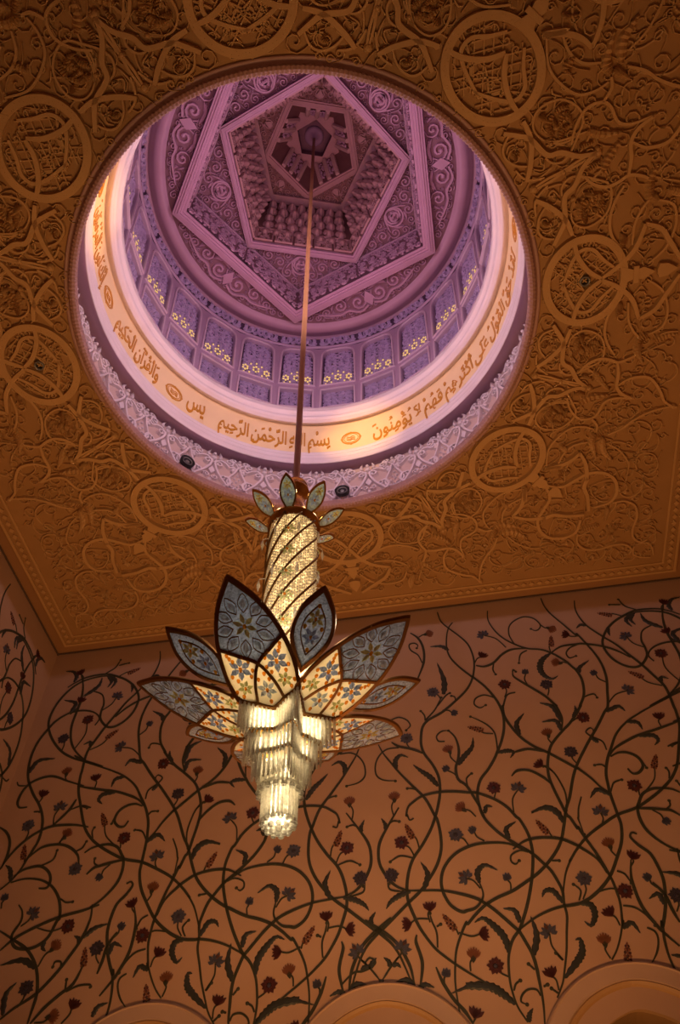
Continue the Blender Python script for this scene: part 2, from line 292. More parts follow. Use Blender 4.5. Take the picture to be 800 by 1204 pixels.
VINE_STEMS=[[(1.58,13.55),(1.62,13.28),(1.75,13.06),(1.96,12.77),(2.09,12.51),(2.13,12.13),(2.06,11.76),(1.91,11.46),(1.65,11.2),(1.36,10.97),(1.11,10.84),(0.99,10.7),(0.94,10.48),(0.93,10.3),(0.97,10.12),(1.09,9.88),(1.16,9.63),(1.15,9.36),(1.1,9.14),(1.02,8.91),(0.92,8.69),(0.76,8.44),(0.61,8.25),(0.53,8.08),(0.48,7.89),(0.46,7.72),(0.47,7.57),(0.52,7.4),(0.59,7.21),(0.67,7.06),(0.79,6.88),(0.91,6.76),(1.05,6.64),(1.21,6.52),(1.31,6.45),(1.46,6.34),(1.57,6.22)],
[(1.85,13.2),(1.75,13.06),(1.68,12.8),(1.65,12.5),(1.7,12.24),(1.85,11.97),(2.03,11.73),(2.07,11.69),(2.24,11.45),(2.36,11.2),(2.43,10.97),(2.45,10.73),(2.41,10.46),(2.32,10.21),(2.22,10.02),(2.15,9.89),(2.01,9.69),(1.86,9.52),(1.78,9.34),(1.75,9.14),(1.79,8.83),(1.94,8.58),(2.1,8.41),(2.25,8.28),(2.41,8.15),(2.54,7.99),(2.64,7.85),(2.7,7.69),(2.74,7.52),(2.72,7.34),(2.72,7.16),(2.66,6.93),(2.6,6.69),(2.51,6.43),(2.45,6.28),(2.34,6.11)],
[(1.56,7.76),(1.59,7.61),(1.56,7.5),(1.45,7.39),(1.32,7.36),(1.24,7.35),(1.11,7.44),(1.03,7.58),(0.99,7.75),(1.01,7.92),(1.08,8.07),(1.21,8.21),(1.38,8.31),(1.6,8.37),(1.86,8.37),(2.09,8.33),(2.24,8.25),(2.41,8.15)],
[(0.67,8.92),(0.6,8.9),(0.57,9),(0.55,8.97),(0.59,9.12),(0.68,9.21),(0.85,9.31),(1.13,9.35),(1.4,9.33),(1.6,9.29),(1.73,9.27),(1.88,9.2),(2.05,9.09),(2.2,8.94),(2.3,8.77),(2.35,8.71),(2.42,8.5),(2.44,8.34),(2.43,8.11),(2.36,7.81),(2.26,7.52),(2.16,7.29),(2.05,7.08),(2.01,7.02),(1.9,6.9),(1.82,6.74),(1.78,6.58),(1.76,6.35),(1.78,6.14),(1.82,6),(1.9,5.85)],
[(0.17,10.42),(0.25,10.22),(0.38,10),(0.49,9.82),(0.68,9.55),(0.89,9.26),(1.01,8.95),(1.05,8.84),(1.07,8.57),(1.05,8.34),(0.97,8.12),(0.84,7.92),(0.67,7.72),(0.44,7.53),(0.09,7.23),(0.02,7.18),(-0.1,7.07),(-0.2,6.96),(-0.29,6.8),(-0.36,6.62),(-0.43,6.42)],
[(0.41,10.44),(0.53,10.34),(0.72,10.27),(0.86,10.2),(0.94,10.14)],
[(0.52,7.73),(0.67,7.72),(0.98,7.69),(1.24,7.62),(1.47,7.53),(1.6,7.44),(1.74,7.31),(1.95,7.07),(2.01,7),(2.08,6.83),(2.13,6.68),(2.15,6.51),(2.15,6.35),(2.15,6.18),(2.14,6.01),(2.11,5.81)],
[(3.73,13.58),(3.75,13.35),(3.82,13.12),(3.99,12.8),(4.18,12.44),(4.19,12.5),(4.3,12.22),(4.4,11.92),(4.45,11.63),(4.44,11.33),(4.37,11.02),(4.29,10.71),(4.19,10.58),(4,10.31),(3.75,9.99),(3.5,9.64),(3.36,9.39),(3.21,9.02),(3.11,8.83),(3,8.53),(2.91,8.31),(2.78,8.12),(2.59,7.93),(2.42,7.8),(2.26,7.71),(2.03,7.59),(1.79,7.51),(1.6,7.42),(1.44,7.3),(1.3,7.17),(1.28,7.19),(1.17,7),(1.09,6.82),(1.05,6.64),(1.02,6.41),(1.02,6.2),(1.04,5.89)],
[(2.76,11.24),(2.6,11.2),(2.49,10.97),(2.48,10.97),(2.47,10.73),(2.57,10.44),(2.69,10.22),(2.85,10.04),(3.05,9.89),(3.24,9.72),(3.45,9.53),(3.47,9.52),(3.62,9.33),(3.74,9.13),(3.85,9.02)],
[(2.6,13.41),(2.57,13.15),(2.64,12.87),(2.76,12.64),(2.94,12.44),(3.18,12.27),(3.43,12.2),(3.61,12.08),(3.8,11.87),(3.91,11.68),(3.96,11.59),(4,11.4),(3.99,11.2),(3.94,10.99),(3.82,10.78),(3.83,10.78),(3.69,10.59),(3.55,10.43),(3.37,10.27),(3.15,10.04),(3.05,9.83),(2.99,9.62),(2.97,9.43),(2.99,9.22),(3.04,8.96),(3.09,8.71),(3.13,8.66),(3.2,8.46),(3.21,8.49),(3.28,8.28),(3.38,8.01),(3.47,7.68),(3.5,7.45),(3.5,7.25),(3.44,6.94),(3.47,7.03),(3.37,6.81),(3.27,6.64),(3.17,6.52)],
[(2.8,11.72),(2.81,11.6),(3.02,11.36),(3.27,11.08),(3.41,10.84),(3.41,10.84),(3.45,10.56),(3.38,10.3)],
[(2.15,11.99),(2.3,11.94),(2.49,12.01),(2.68,12.19),(2.89,12.29),(3.18,12.27)],
[(3.62,12.1),(3.83,12.22),(4.12,12.23),(4.25,12.22),(4.58,12.1),(4.82,11.94),(5,11.75)],
[(4.37,13.4),(4.33,13.17),(4.35,12.93),(4.44,12.66),(4.65,12.35),(4.84,12.1),(4.99,11.83),(5.14,11.56),(5.27,11.27),(5.37,11.03),(5.39,10.81),(5.38,10.56),(5.38,10.44),(5.34,10.15),(5.22,9.83),(5.05,9.42),(4.88,9.18),(4.67,9),(4.42,8.84),(4.16,8.71),(3.86,8.63),(3.62,8.51),(3.32,8.33),(3.1,8.13),(2.95,7.95),(2.98,7.99),(2.86,7.8),(2.78,7.6),(2.73,7.44)],
[(6.23,12.68),(6.06,12.81),(5.83,12.91),(5.46,12.93),(5.22,12.84),(4.96,12.69),(4.75,12.48),(4.61,12.21),(4.61,11.96),(4.71,11.71),(4.91,11.53),(5.11,11.53),(5.3,11.74),(5.33,11.95),(5.32,12.13),(5.41,12.37),(5.62,12.49)],
[(5.37,10.75),(5.06,10.62),(4.76,10.48),(4.5,10.33),(4.27,10.12),(4.11,9.86),(3.98,9.63),(3.89,9.38),(3.86,9.15),(3.85,8.97),(3.86,8.63),(3.86,8.44),(3.79,8.19),(3.65,7.94),(3.46,7.66),(3.22,7.45),(2.99,7.33),(2.79,7.3),(2.71,7.3),(2.51,7.26),(2.29,7.18),(2.07,7.06),(2.01,7.01)],
[(5.62,10.93),(5.38,10.78),(4.99,10.61)],
[(4.02,9.68),(4.16,9.83),(4.41,9.96),(4.62,10.04),(4.87,10.1),(5.17,10.18),(5.38,10.24)],
[(4.05,9.68),(4.19,9.74),(4.34,9.72),(4.47,9.62),(4.51,9.46),(4.42,9.34),(4.31,9.32),(4.25,9.42)],
[(4.91,8.9),(4.81,8.97),(4.65,9.01),(4.49,9.01),(4.34,8.94),(4.24,8.8),(4.19,8.71),(4.17,8.52),(4.21,8.33),(4.32,8.16),(4.45,8.03),(4.58,7.95)],
[(4.18,8.7),(4.37,8.68),(4.57,8.64),(4.68,8.61),(4.78,8.51)],
[(4.05,8.28),(3.98,8.31),(3.94,8.24),(4.02,8.1),(4.14,7.96),(4.19,7.76),(4.2,7.54),(4.15,7.31),(4.08,7.11),(3.97,6.89),(3.99,6.97),(3.94,6.71),(3.93,6.46),(3.97,6.26)],
[(3.84,7.89),(3.77,7.65),(3.76,7.44),(3.79,7.18),(3.91,6.9),(3.96,6.82),(4.11,6.62)],
[(4.04,7.52),(4.15,7.33),(4.18,7.12),(4.22,6.93)],
[(1.44,10.56),(1.54,10.4),(1.57,10.16),(1.53,9.94),(1.47,9.78),(1.48,9.56),(1.6,9.42),(1.7,9.17),(1.76,8.99),(1.82,8.78)],
[(0.97,13.05),(1.12,12.87),(1.19,12.58),(1.16,12.22),(0.98,11.77)],
[(0.44,9.14),(0.24,8.83),(0.1,8.58),(0.06,8.38),(0.08,8.17),(0.2,7.94),(0.34,7.8),(0.52,7.73)],
[(-0.19,7.36),(-0.07,7.27),(0.11,7.13),(0.26,6.98),(0.36,6.8),(0.43,6.61),(0.46,6.36)],
[(0.55,7.08),(0.53,6.98),(0.58,6.79),(0.59,6.64),(0.53,6.36)],
[(0.78,6.62),(0.85,6.42),(0.97,6.2),(1.1,6.04),(1.19,5.88)],
[(2.15,8.23),(2.32,8.33),(2.46,8.37),(2.67,8.37),(2.91,8.32),(3.11,8.2),(3.18,8.14),(3.36,7.95),(3.44,7.72)],
[(2.48,9.96),(2.74,10),(3.01,9.91)],
[(3,9.25),(2.88,9.42),(2.68,9.58),(2.48,9.6),(2.37,9.51)],
[(5.23,12.84),(5.54,12.88),(5.91,12.81),(6.16,12.62),(6.34,12.29),(6.4,11.94),(6.35,11.67),(6.17,11.35),(5.91,11.06),(5.64,10.88),(5.34,10.75),(5.01,10.62)],
[(6.04,13.05),(5.9,12.69),(5.84,12.29),(5.86,11.97),(5.87,11.64),(5.79,11.3),(5.62,11.02),(5.37,10.79)],
[(5.38,11.6),(5.33,11.76),(5.46,11.92),(5.71,12.01),(5.99,11.99),(6.24,11.82),(6.37,11.6),(6.47,11.36),(6.51,11.06),(6.48,10.75),(6.4,10.49),(6.22,10.19),(6.02,9.93),(5.89,9.69),(5.83,9.47),(5.82,9.23),(5.87,9.04),(5.92,8.9),(5.98,8.71),(6.09,8.53),(6.23,8.39)],
[(5.26,10.23),(5.6,10.37),(5.85,10.49),(6.04,10.52),(6.24,10.47),(6.37,10.38),(6.45,10.21),(6.46,10.03),(6.39,9.92),(6.24,9.91)],
[(5.33,9.96),(5.43,9.73),(5.64,9.48)],
[(4.96,9.38),(5.18,9.44),(5.41,9.47),(5.64,9.47),(5.85,9.4),(6.07,9.24),(6.25,9.01),(6.36,8.75)],
[(6.64,9.56),(6.47,9.44),(6.35,9.25),(6.31,9.01),(6.34,8.77)],
[(5.92,8.9),(5.72,9.08),(5.44,9.11),(5.22,9.04),(5.03,8.88),(4.96,8.7)],
[(6.06,8.6),(5.91,8.71),(5.65,8.74),(5.47,8.63),(5.39,8.48),(5.41,8.35),(5.55,8.35)],
[(6.08,8.5),(5.85,8.54),(5.58,8.5),(5.35,8.38),(5.18,8.19),(5.09,8),(5.05,7.82),(5.08,7.78),(5.15,7.55),(5.28,7.43),(5.44,7.39),(5.63,7.42),(5.73,7.51),(5.77,7.64),(5.69,7.83),(5.72,7.99),(5.81,8.1)],
[(4.43,7.98),(4.69,7.91),(5.06,7.84),(5.43,7.71),(5.72,7.56),(5.89,7.4)],
[(6,7.71),(5.74,7.56),(5.46,7.39),(5.26,7.17),(5.15,6.95),(5.09,6.71),(5.1,6.49),(5.11,6.33)],
[(4.55,7.99),(4.53,7.75),(4.6,7.46),(4.73,7.21),(4.85,7.02),(5.01,6.82),(5.14,6.7),(5.39,6.55),(5.55,6.42)],
[(5.07,6.33),(4.92,6.52),(4.73,6.69),(4.56,6.82),(4.47,7.07)]]
VINE_TENDRILS=[[(2.49,11.99),(2.45,11.84),(2.48,11.72)],
[(2.8,11.72),(2.82,11.78),(2.86,11.73)],
[(2.96,12.44),(2.91,12.67),(2.95,12.9),(3.09,13.05),(3.29,13.12),(3.47,13.04),(3.56,12.85),(3.5,12.73),(3.42,12.71),(3.36,12.77)],
[(3.17,12.22),(3.03,12.14),(2.96,11.93)],
[(0.53,10.31),(0.33,10.31),(0.19,10.21),(0.1,10.03),(0.1,9.81),(0.22,9.69),(0.42,9.65)],
[(5.47,12.95),(5.29,13.08),(5.22,13.29)],
[(5.22,13.13),(5.01,13.17)],
[(4.51,9.54),(4.55,9.4)],
[(4.61,8.64),(4.69,8.7),(4.7,8.78)],
[(3.59,7.74),(3.69,7.68),(3.74,7.54)],
[(3.53,7.23),(3.68,7.19),(3.8,7.08),(3.88,6.92)],
[(3.76,6.9),(3.85,6.84),(3.86,6.73),(3.79,6.57),(3.66,6.42)],
[(3.39,9),(3.3,8.81),(3.26,8.66),(3.25,8.62),(3.27,8.36)],
[(1.35,10.34),(1.24,10.36),(1.22,10.47),(1.32,10.56),(1.44,10.56)],
[(1.62,9.39),(1.62,9.55),(1.72,9.64)],
[(1.31,11.13),(1.48,11.34),(1.57,11.4)],
[(1.05,10.84),(1.25,11.05),(1.4,11.32)],
[(1.13,12.22),(1.07,12.43),(0.94,12.58),(0.92,12.73),(1.02,12.76),(1.09,12.69),(1.06,12.62)],
[(1.65,11.19),(1.65,11.29),(1.59,11.33)],
[(1.05,10.84),(1.05,10.95),(0.99,11.06)],
[(0.43,10.93),(0.58,10.97),(0.72,10.89),(0.77,10.76),(0.69,10.67)],
[(0.86,9.32),(0.74,9.45),(0.61,9.48)],
[(4.12,12.21),(3.98,12.16),(3.88,12.04),(3.91,11.91),(4.04,11.94)],
[(3.94,10.96),(4.04,11),(4.13,11),(4.16,10.92)],
[(0.25,8.86),(0.33,8.91),(0.43,8.89)],
[(0.18,7.89),(0.21,7.78),(0.4,7.73)],
[(0.59,8.25),(0.4,8.3),(0.24,8.22)],
[(0.27,6.8),(0.14,6.67),(0.01,6.5)],
[(0.83,6.88),(0.84,7.09),(0.79,7.25),(0.77,7.37)],
[(0.85,7.17),(0.91,7.2)],
[(2.13,6.15),(2.09,6.23),(1.98,6.24),(1.89,6.18),(1.86,6.1),(1.93,6.06)],
[(1.79,6.24),(1.83,6.32),(1.9,6.36)],
[(2.12,6.48),(2.05,6.56)],
[(2.52,6.57),(2.45,6.67)],
[(2.19,6.26),(2.25,6.28)],
[(2.37,6.16),(2.29,6.23)],
[(2.37,8.16),(2.25,8.2),(2.11,8.14),(2.09,8.04),(2.15,7.99),(2.21,8.04)],
[(2.69,7.99),(2.8,7.98)],
[(2.94,7.36),(3,7.5),(2.92,7.6)],
[(2.22,10.02),(2.24,10.22),(2.23,10.43),(2.11,10.62),(1.87,10.81)],
[(3.11,8.78),(3.16,9.08),(3.11,9.36),(3.04,9.53),(2.92,9.63)],
[(2.35,11.18),(2.19,11.26),(2.03,11.21),(1.98,11.08),(2.07,10.98),(2.18,11.03)],
[(4.02,9.82),(4,9.99),(3.85,10.11),(3.78,10.22),(3.87,10.29),(3.92,10.23)],
[(3.92,9.48),(3.86,9.55),(3.75,9.55)],
[(3.87,9.04),(3.96,9.19),(4.1,9.23)],
[(4.83,9.16),(4.87,9.28),(4.85,9.36)],
[(5.23,9.83),(5.08,9.76)],
[(-0.57,6.49),(-0.39,6.64),(-0.26,6.65),(-0.12,6.7),(-0.07,6.77),(-0.15,6.82),(-0.21,6.76),(-0.18,6.71)],
[(5.06,8.95),(4.97,9),(4.93,9.11)],
[(5.65,8.74),(5.45,8.83),(5.42,9)],
[(5.01,9.76),(5.2,9.82),(5.41,9.75)],
[(5.12,8.14),(5.01,8.07),(4.9,8.07)],
[(6.61,10.47),(6.55,10.39),(6.39,10.37)],
[(4.82,7.06),(4.84,7.15),(4.93,7.16),(4.95,7.09)],
[(4.64,6.72),(4.47,6.79),(4.3,6.79),(4.28,6.76)],
[(4.66,6.74),(4.68,6.89)],
[(5.42,9.12),(5.4,9.17),(5.34,9.21)],
[(6.08,9.8),(5.97,9.79)]]
VINE_LEAVES=[[(1.68,12.46),(1.55,12.59),(1.33,12.61)],
[(1.45,11.38),(1.5,11.71),(1.42,12.17)],
[(1.52,9.83),(1.63,9.98),(1.8,10.16),(1.85,10.36)],
[(1.13,9.46),(1.02,9.65),(0.87,9.8),(0.75,9.93)],
[(0.46,9.88),(0.45,10.05),(0.55,10.15),(0.68,10.09)],
[(3.59,12.08),(3.4,11.94),(3.32,11.74),(3.36,11.56),(3.48,11.46),(3.6,11.51)],
[(4.42,12.68),(4.32,12.72),(4.22,12.64)],
[(4,11.53),(4.04,11.66),(4.24,11.79)],
[(5.41,12.88),(5.29,12.71),(5.34,12.55)],
[(6.13,12.81),(6.11,12.97),(6.22,13.11),(6.39,13.14)],
[(5.35,11.1),(5.39,11.21),(5.5,11.16)],
[(4.82,12.58),(4.79,12.47),(4.79,12.34)],
[(0.2,8.77),(0.2,8.86),(0.14,8.98)],
[(0.71,7.72),(0.8,7.96),(0.71,8.17)],
[(0.52,7.72),(0.35,7.68),(0.2,7.59),(0.13,7.49)],
[(-0.1,7.28),(-0.1,7.37),(-0.03,7.46)],
[(0.51,6.35),(0.6,6.41),(0.73,6.36)],
[(0.46,6.38),(0.36,6.49),(0.2,6.47)],
[(0.13,6.68),(0.12,6.75),(0.05,6.81)],
[(0.17,6.69),(0.24,6.7),(0.29,6.65)],
[(1.03,5.94),(0.92,6.1),(0.8,6.16)],
[(1.78,6.07),(1.63,6.22),(1.46,6.32),(1.18,6.35),(1.18,6.34),(0.95,6.27)],
[(1.81,6.72),(1.79,6.93),(1.67,7.11),(1.53,7.23),(1.4,7.18)],
[(2.04,7.12),(2,7.3),(1.84,7.34)],
[(2.14,6.66),(2.24,6.93),(2.21,7.2)],
[(2.49,6.34),(2.72,6.55),(2.81,6.67),(2.82,6.82),(2.75,6.82)],
[(1.91,5.85),(1.94,5.94),(2,6.01)],
[(1.56,7.75),(1.56,7.93),(1.69,8.02),(1.86,7.92)],
[(2.13,8.41),(2.11,8.58),(2.28,8.68)],
[(2.71,7.34),(2.61,7.53),(2.49,7.54),(2.43,7.45)],
[(3.01,8.58),(2.94,8.8),(2.74,8.87),(2.55,8.8)],
[(2.91,7.32),(3.08,7.29),(3.11,7.14),(3.02,7),(2.94,7.06)],
[(3.43,6.92),(3.58,6.98),(3.65,6.83)],
[(4.1,7.19),(4.06,7.35),(3.91,7.29)],
[(2.66,10.3),(2.65,10.55),(2.82,10.75)],
[(3.38,10.3),(3.33,10.52),(3.09,10.52)],
[(3.43,10.47),(3.35,10.82),(3.14,10.94)],
[(3.64,10.55),(3.72,10.67),(3.73,10.8)],
[(2.21,9.99),(2.39,10.01),(2.48,9.96),(2.41,9.86)],
[(2.98,8.7),(2.83,8.88),(2.55,8.82)],
[(1.82,8.88),(1.87,9),(1.96,8.98)],
[(4.23,10.59),(4.46,10.68),(4.55,10.56)],
[(4.5,10.34),(4.68,10.3),(4.72,10.14)],
[(4.61,10.02),(4.84,10.01),(4.9,9.9),(4.81,9.81)],
[(3.85,8.98),(3.67,9.1),(3.52,8.96)],
[(3.93,9.98),(3.86,10.06),(3.82,10.1)],
[(5.81,12.39),(5.56,12.61),(5.52,12.84)],
[(6,11.98),(5.94,12.23),(6.21,12.34)],
[(5.35,12.86),(5.2,12.7),(5.26,12.51)],
[(6.44,10.64),(6.33,10.9),(6,10.91)],
[(6.1,8.53),(6.17,8.73),(6.28,8.82)],
[(5.22,7.09),(5.48,7.23),(5.81,7.18)],
[(4.58,7.48),(4.43,7.61),(4.22,7.66)],
[(4.62,7.4),(4.65,7.48),(4.73,7.52)],
[(4.16,6.35),(4.1,6.48),(3.96,6.52)],
[(5.53,6.47),(5.58,6.75),(5.46,6.91)],
[(5.19,7.49),(5.2,7.39),(5.13,7.33)]]
VINE_FLOWERS=[('D',1.26,11.46,1.39,11.27),
('P',1.33,12.97,1.13,12.91),
('L',2.39,12.78,2.79,12.36),
('T',2.31,12.23,2.12,12.03),
('R',2.6,11.45,2.55,11.16),
('B',3.03,11.69,3.02,11.36),
('D',3.35,11.34,3.32,11.09),
('P',3.74,12.7,3.56,12.85),
('S',3.67,12.37,3.6,12.12),
('P',3.65,11.83,3.88,11.76),
('T',3.98,12.51,4.17,12.43),
('L',5.06,12.3,5.33,11.95),
('T',5.84,12.3,5.98,11.95),
('S',4.86,12.92,5.14,12.83),
('B',4.25,11.48,4.41,11.24),
('L',4.75,11.02,4.3,10.75),
('S',4.98,11.33,5.34,11.02),
('D',0.68,10.49,0.73,10.27),
('B',1.59,10.93,1.39,11.02),
('P',1.39,10.16,1.51,9.86),
('B',1.3,9.78,1.51,9.48),
('P',0.38,9.34,0.35,8.99),
('P',1.46,9.02,1.67,8.84),
('S',1.93,10.53,2.21,10.39),
('P',3.13,10.28,3.17,10.04),
('D',3.43,9.85,3.48,9.61),
('T',2.86,9.68,3.05,9.52),
('R',2.04,9.32,2.01,9.13),
('L',2.44,9.29,2.28,8.85),
('R',3.81,10.52,3.58,10.45),
('T',5.07,10.38,5.04,10.15),
('S',4.71,9.49,4.37,8.96),
('R',4.26,9.1,4.29,8.92),
('L',3.62,8.73,3.57,8.47),
('R',0.44,8.52,0.62,8.28),
('S',0.58,8.69,0.71,8.4),
('D',1.31,8.56,1.49,8.35),
('B',1.58,8.61,1.74,8.41),
('D',0.24,8,0.21,7.85),
('L',1.35,7.87,1.56,7.67),
('T',0.78,7.47,0.76,7.24),
('S',2.67,8.54,2.78,8.37),
('B',1.98,7.8,2,7.59),
('P',3.59,8.17,3.65,7.96),
('B',4.54,8.44,4.4,8.65),
('T',3.89,7.95,3.81,7.79),
('D',3.09,7.67,3,7.37),
('R',3.62,7.43,3.25,7.46),
('B',3.99,7.6,4.09,7.43),
('T',3.31,7.16,3.41,6.96),
('D',4.31,7.3,4.23,7.08),
('T',0.42,7.24,0.75,7.29),
('S',1.04,7.21,1.15,7.03),
('L',0.34,6.94,0.22,6.76),
('B',0.91,6.53,0.87,6.4),
('P',1.32,6.74,1.25,6.53),
('T',1.51,7.01,1.16,7.06),
('R',1.6,6.57,1.75,6.42),
('L',2.41,6.98,2.53,6.57),
('T',2.32,6.43,2.38,6.2),
('T',1.24,6.01,1.19,5.9),
('P',3.14,6.78,3.16,6.54),
('S',3.4,6.58,3.38,6.48),
('R',5.56,11.76,5.66,11.09),
('D',5.96,11.36,5.92,11.06),
('T',6.05,13.06,5.93,12.77),
('P',5.68,10.58,5.63,10.38),
('T',6.01,10.16,6.04,9.98),
('L',5.6,9.86,5.63,9.48),
('D',6.1,9.53,6.08,9.22),
('S',6.02,9.02,5.96,8.85),
('P',5.33,9.29,5.41,9.11),
('D',5,8.62,4.97,8.73),
('B',6.1,8.25,6.1,8.07),
('L',5.51,7.95,5.67,7.75),
('R',4.87,7.68,5.4,7.71),
('P',5,7.39,5.19,7.11),
('D',5.28,6.82,5.34,6.56),
('T',4.47,6.54,4.6,6.3),
('P',4.76,6.4,5.01,6.34),
('S',4.48,7.18,4.48,7.05)]
CEIL_SCROLLS=[
(.12,[(4.246,0.666),(4.308,0.415),(4.474,0.159),(4.679,0.012)]),
(.12,[(4.679,0.012),(4.948,0.18),(5.172,0.413),(5.296,0.756)]),
(.12,[(5.296,0.756),(5.533,0.644),(5.675,0.439),(5.88,0.111)]),
(.09,[(4.075,-0.059),(4.213,0.314),(4.35,0.494),(4.537,0.481),(4.691,0.306),(4.868,0.153)]),
(.04,[(4.079,0.235),(4.287,0.045),(4.438,-0.177)]),
(.04,[(4.157,0.163),(4.374,0.368),(4.515,0.622)]),
(.04,[(4.05,0.062),(4.237,0.204),(4.427,0.348)]),
(.03,[(4.134,0.415),(4.292,0.27),(4.605,0.124)]),
(.03,[(4.516,0.652),(4.618,0.494),(4.852,0.361)]),
(.06,[(5.389,0.127),(5.641,0.349),(5.749,0.679),(5.693,0.962),(5.458,1.073)]),
(.03,[(5.208,0.562),(5.39,0.506),(5.598,0.454)]),
(.03,[(5.496,0.509),(5.462,0.574),(5.38,0.547),(5.36,0.458),(5.424,0.426),(5.494,0.48)]),
(.03,[(5.195,0.36),(5.341,0.189)]),
(.07,[(4.962,0.436),(4.811,0.642),(4.769,0.9),(4.834,1.152),(4.954,1.356)]),
(.06,[(5.122,0.462),(5.14,0.754),(5.234,0.976),(5.352,1.115)]),
(.05,[(5.948,1.093),(5.731,1.087),(5.577,1.198)]),
(.05,[(4.199,1.109),(4.237,0.933),(4.385,0.837),(4.55,0.864),(4.718,0.996),(4.781,1.204),(4.747,1.385),(4.597,1.485),(4.4,1.453),(4.258,1.304),(4.199,1.109)]),
(.11,[(3.893,0.491),(3.975,0.74),(4.114,0.973)]),
(.11,[(4.246,0.696),(4.114,0.943),(3.977,1.103),(3.81,1.262)]),
(.10,[(4.1,0.971),(4.089,1.245),(4.204,1.452),(4.321,1.663),(4.525,1.875)]),
(.10,[(3.809,1.988),(4.039,1.959),(4.269,1.915),(4.497,1.887)]),
(.05,[(4.198,1.078),(4.286,1.34),(4.544,1.556),(4.777,1.77)]),
(.08,[(4.375,1.576),(4.512,1.44),(4.705,1.378),(4.874,1.421),(5.017,1.491),(5.209,1.445),(5.316,1.385)]),
(.09,[(5.003,1.489),(5.028,1.715),(5.012,1.939),(5.106,2.102),(5.284,2.215)]),
(.08,[(5.039,1.927),(5.232,1.829),(5.486,1.839),(5.636,1.96),(5.769,2.195),(5.841,2.374),(5.996,2.501)]),
(.07,[(5.285,2.232),(5.023,2.172),(4.824,2.223),(4.716,2.425),(4.602,2.509),(4.396,2.475),(4.246,2.279),(4.184,2.033)]),
(.07,[(4.602,2.509),(4.71,2.666),(4.701,2.805)]),
(.07,[(4.912,2.893),(5.144,2.808),(5.341,2.666),(5.624,2.541),(5.966,2.489)]),
(.035,[(5.362,2.532),(5.31,2.626),(5.193,2.635),(5.072,2.553),(5.052,2.446),(5.15,2.378),(5.267,2.407),(5.362,2.532)]),
(.04,[(4.913,2.911),(5.142,2.773),(5.462,2.721),(5.648,2.857),(5.664,3.072),(5.504,3.334),(5.387,3.388),(5.109,3.269)]),
(.04,[(4.891,3.087),(5.1,3.085),(5.315,3.194),(5.35,3.272)]),
(.05,[(4.921,3.092),(5.14,3.274),(5.307,3.56),(5.316,3.712)]),
(.04,[(5.846,3.669),(5.813,3.833),(5.664,3.884),(5.504,3.782),(5.446,3.602),(5.496,3.443),(5.629,3.41),(5.771,3.489),(5.846,3.669)]),
(.03,[(5.504,3.334),(5.747,3.375),(5.823,3.206),(5.78,3.037)]),
(.06,[(3.837,3.39),(3.867,3.062),(4.017,2.834),(4.253,2.66),(4.489,2.664),(4.669,2.747)]),
(.06,[(4.036,3.423),(4.14,3.18),(4.319,3.028),(4.558,2.995)]),
(.12,[(3.806,3.422),(4.113,3.436),(3.806,3.441),(4.112,3.398),(4.294,3.317),(4.428,3.192)]),
(.12,[(4.428,3.192),(4.542,3.47),(4.566,3.777),(4.581,3.78),(4.524,3.964),(4.594,4.212),(4.62,4.539)]),
(.035,[(5.593,1.953),(5.529,2.041),(5.416,2.045),(5.297,1.97),(5.277,1.869),(5.372,1.82)]),
(.04,[(5.403,1.445),(5.612,1.652),(5.687,1.888)]),
(.04,[(5.688,1.904),(5.865,1.998),(6.009,1.877),(5.979,1.713),(5.861,1.63)]),
(.03,[(5.534,1.359),(5.732,1.422),(5.796,1.526),(5.751,1.643)]),
(.04,[(5.399,1.398),(5.614,1.326),(5.855,1.258)]),
(.03,[(4.857,2.312),(4.87,2.623),(4.992,2.713)]),
(.05,[(3.808,2.139),(4.012,2.105),(4.389,2.167)]),
(.05,[(3.808,2.621),(4.075,2.673),(4.31,2.565),(4.392,2.303),(4.329,2.057)]),
(.10,[(3.805,3.805),(4.118,3.896),(4.365,3.782),(4.609,3.67),(4.887,3.716),(5.08,3.902),(5.126,4.182),(5.011,4.402),(4.729,4.476)]),
(.07,[(5.075,4.433),(5.296,4.43),(5.494,4.584),(5.544,4.858),(5.482,5.141),(5.512,5.359),(5.651,5.491),(5.778,5.448)]),
(.05,[(5.589,5.546),(5.785,5.535),(5.894,5.685),(5.933,5.882)]),
(.035,[(5.184,4.114),(5.224,4.278),(5.386,4.365),(5.567,4.256),(5.613,4.03),(5.54,3.864),(5.379,3.742)]),
(.04,[(5.379,3.742),(5.567,3.811),(5.65,4.114),(5.847,4.264)]),
(.035,[(5.402,4.629),(5.415,4.837),(5.585,4.99),(5.773,4.939),(5.825,4.782),(5.75,4.627),(5.592,4.621)]),
(.03,[(5.596,5.16),(5.753,5.094),(5.905,5.191),(5.933,5.345),(5.769,5.317),(5.596,5.16)]),
(.03,[(5.933,5.345),(5.947,5.519),(5.854,5.591)]),
(.04,[(4.65,3.985),(4.687,4.188),(4.852,4.375),(5.01,4.382)]),
(.04,[(4.179,3.829),(4.214,4.109),(4.407,4.301)]),
(.04,[(4.264,3.349),(4.176,3.598),(4.179,3.829)]),
(.03,[(4.601,3.405),(4.824,3.668),(4.949,3.727)]),
(.03,[(4.65,3.985),(4.895,3.91),(5.08,3.902)]),
(.03,[(5.046,3.819),(5.164,3.725),(5.316,3.712)]),
(.04,[(5.011,4.402),(5.14,4.464),(5.084,4.617),(4.963,4.761)]),
(.03,[(5.335,3.528),(5.318,3.751),(5.276,4.09)]),
(.03,[(5.15,4.669),(5.402,4.629)]),
(.03,[(5.098,4.908),(5.237,5.1),(5.465,5.138)])]
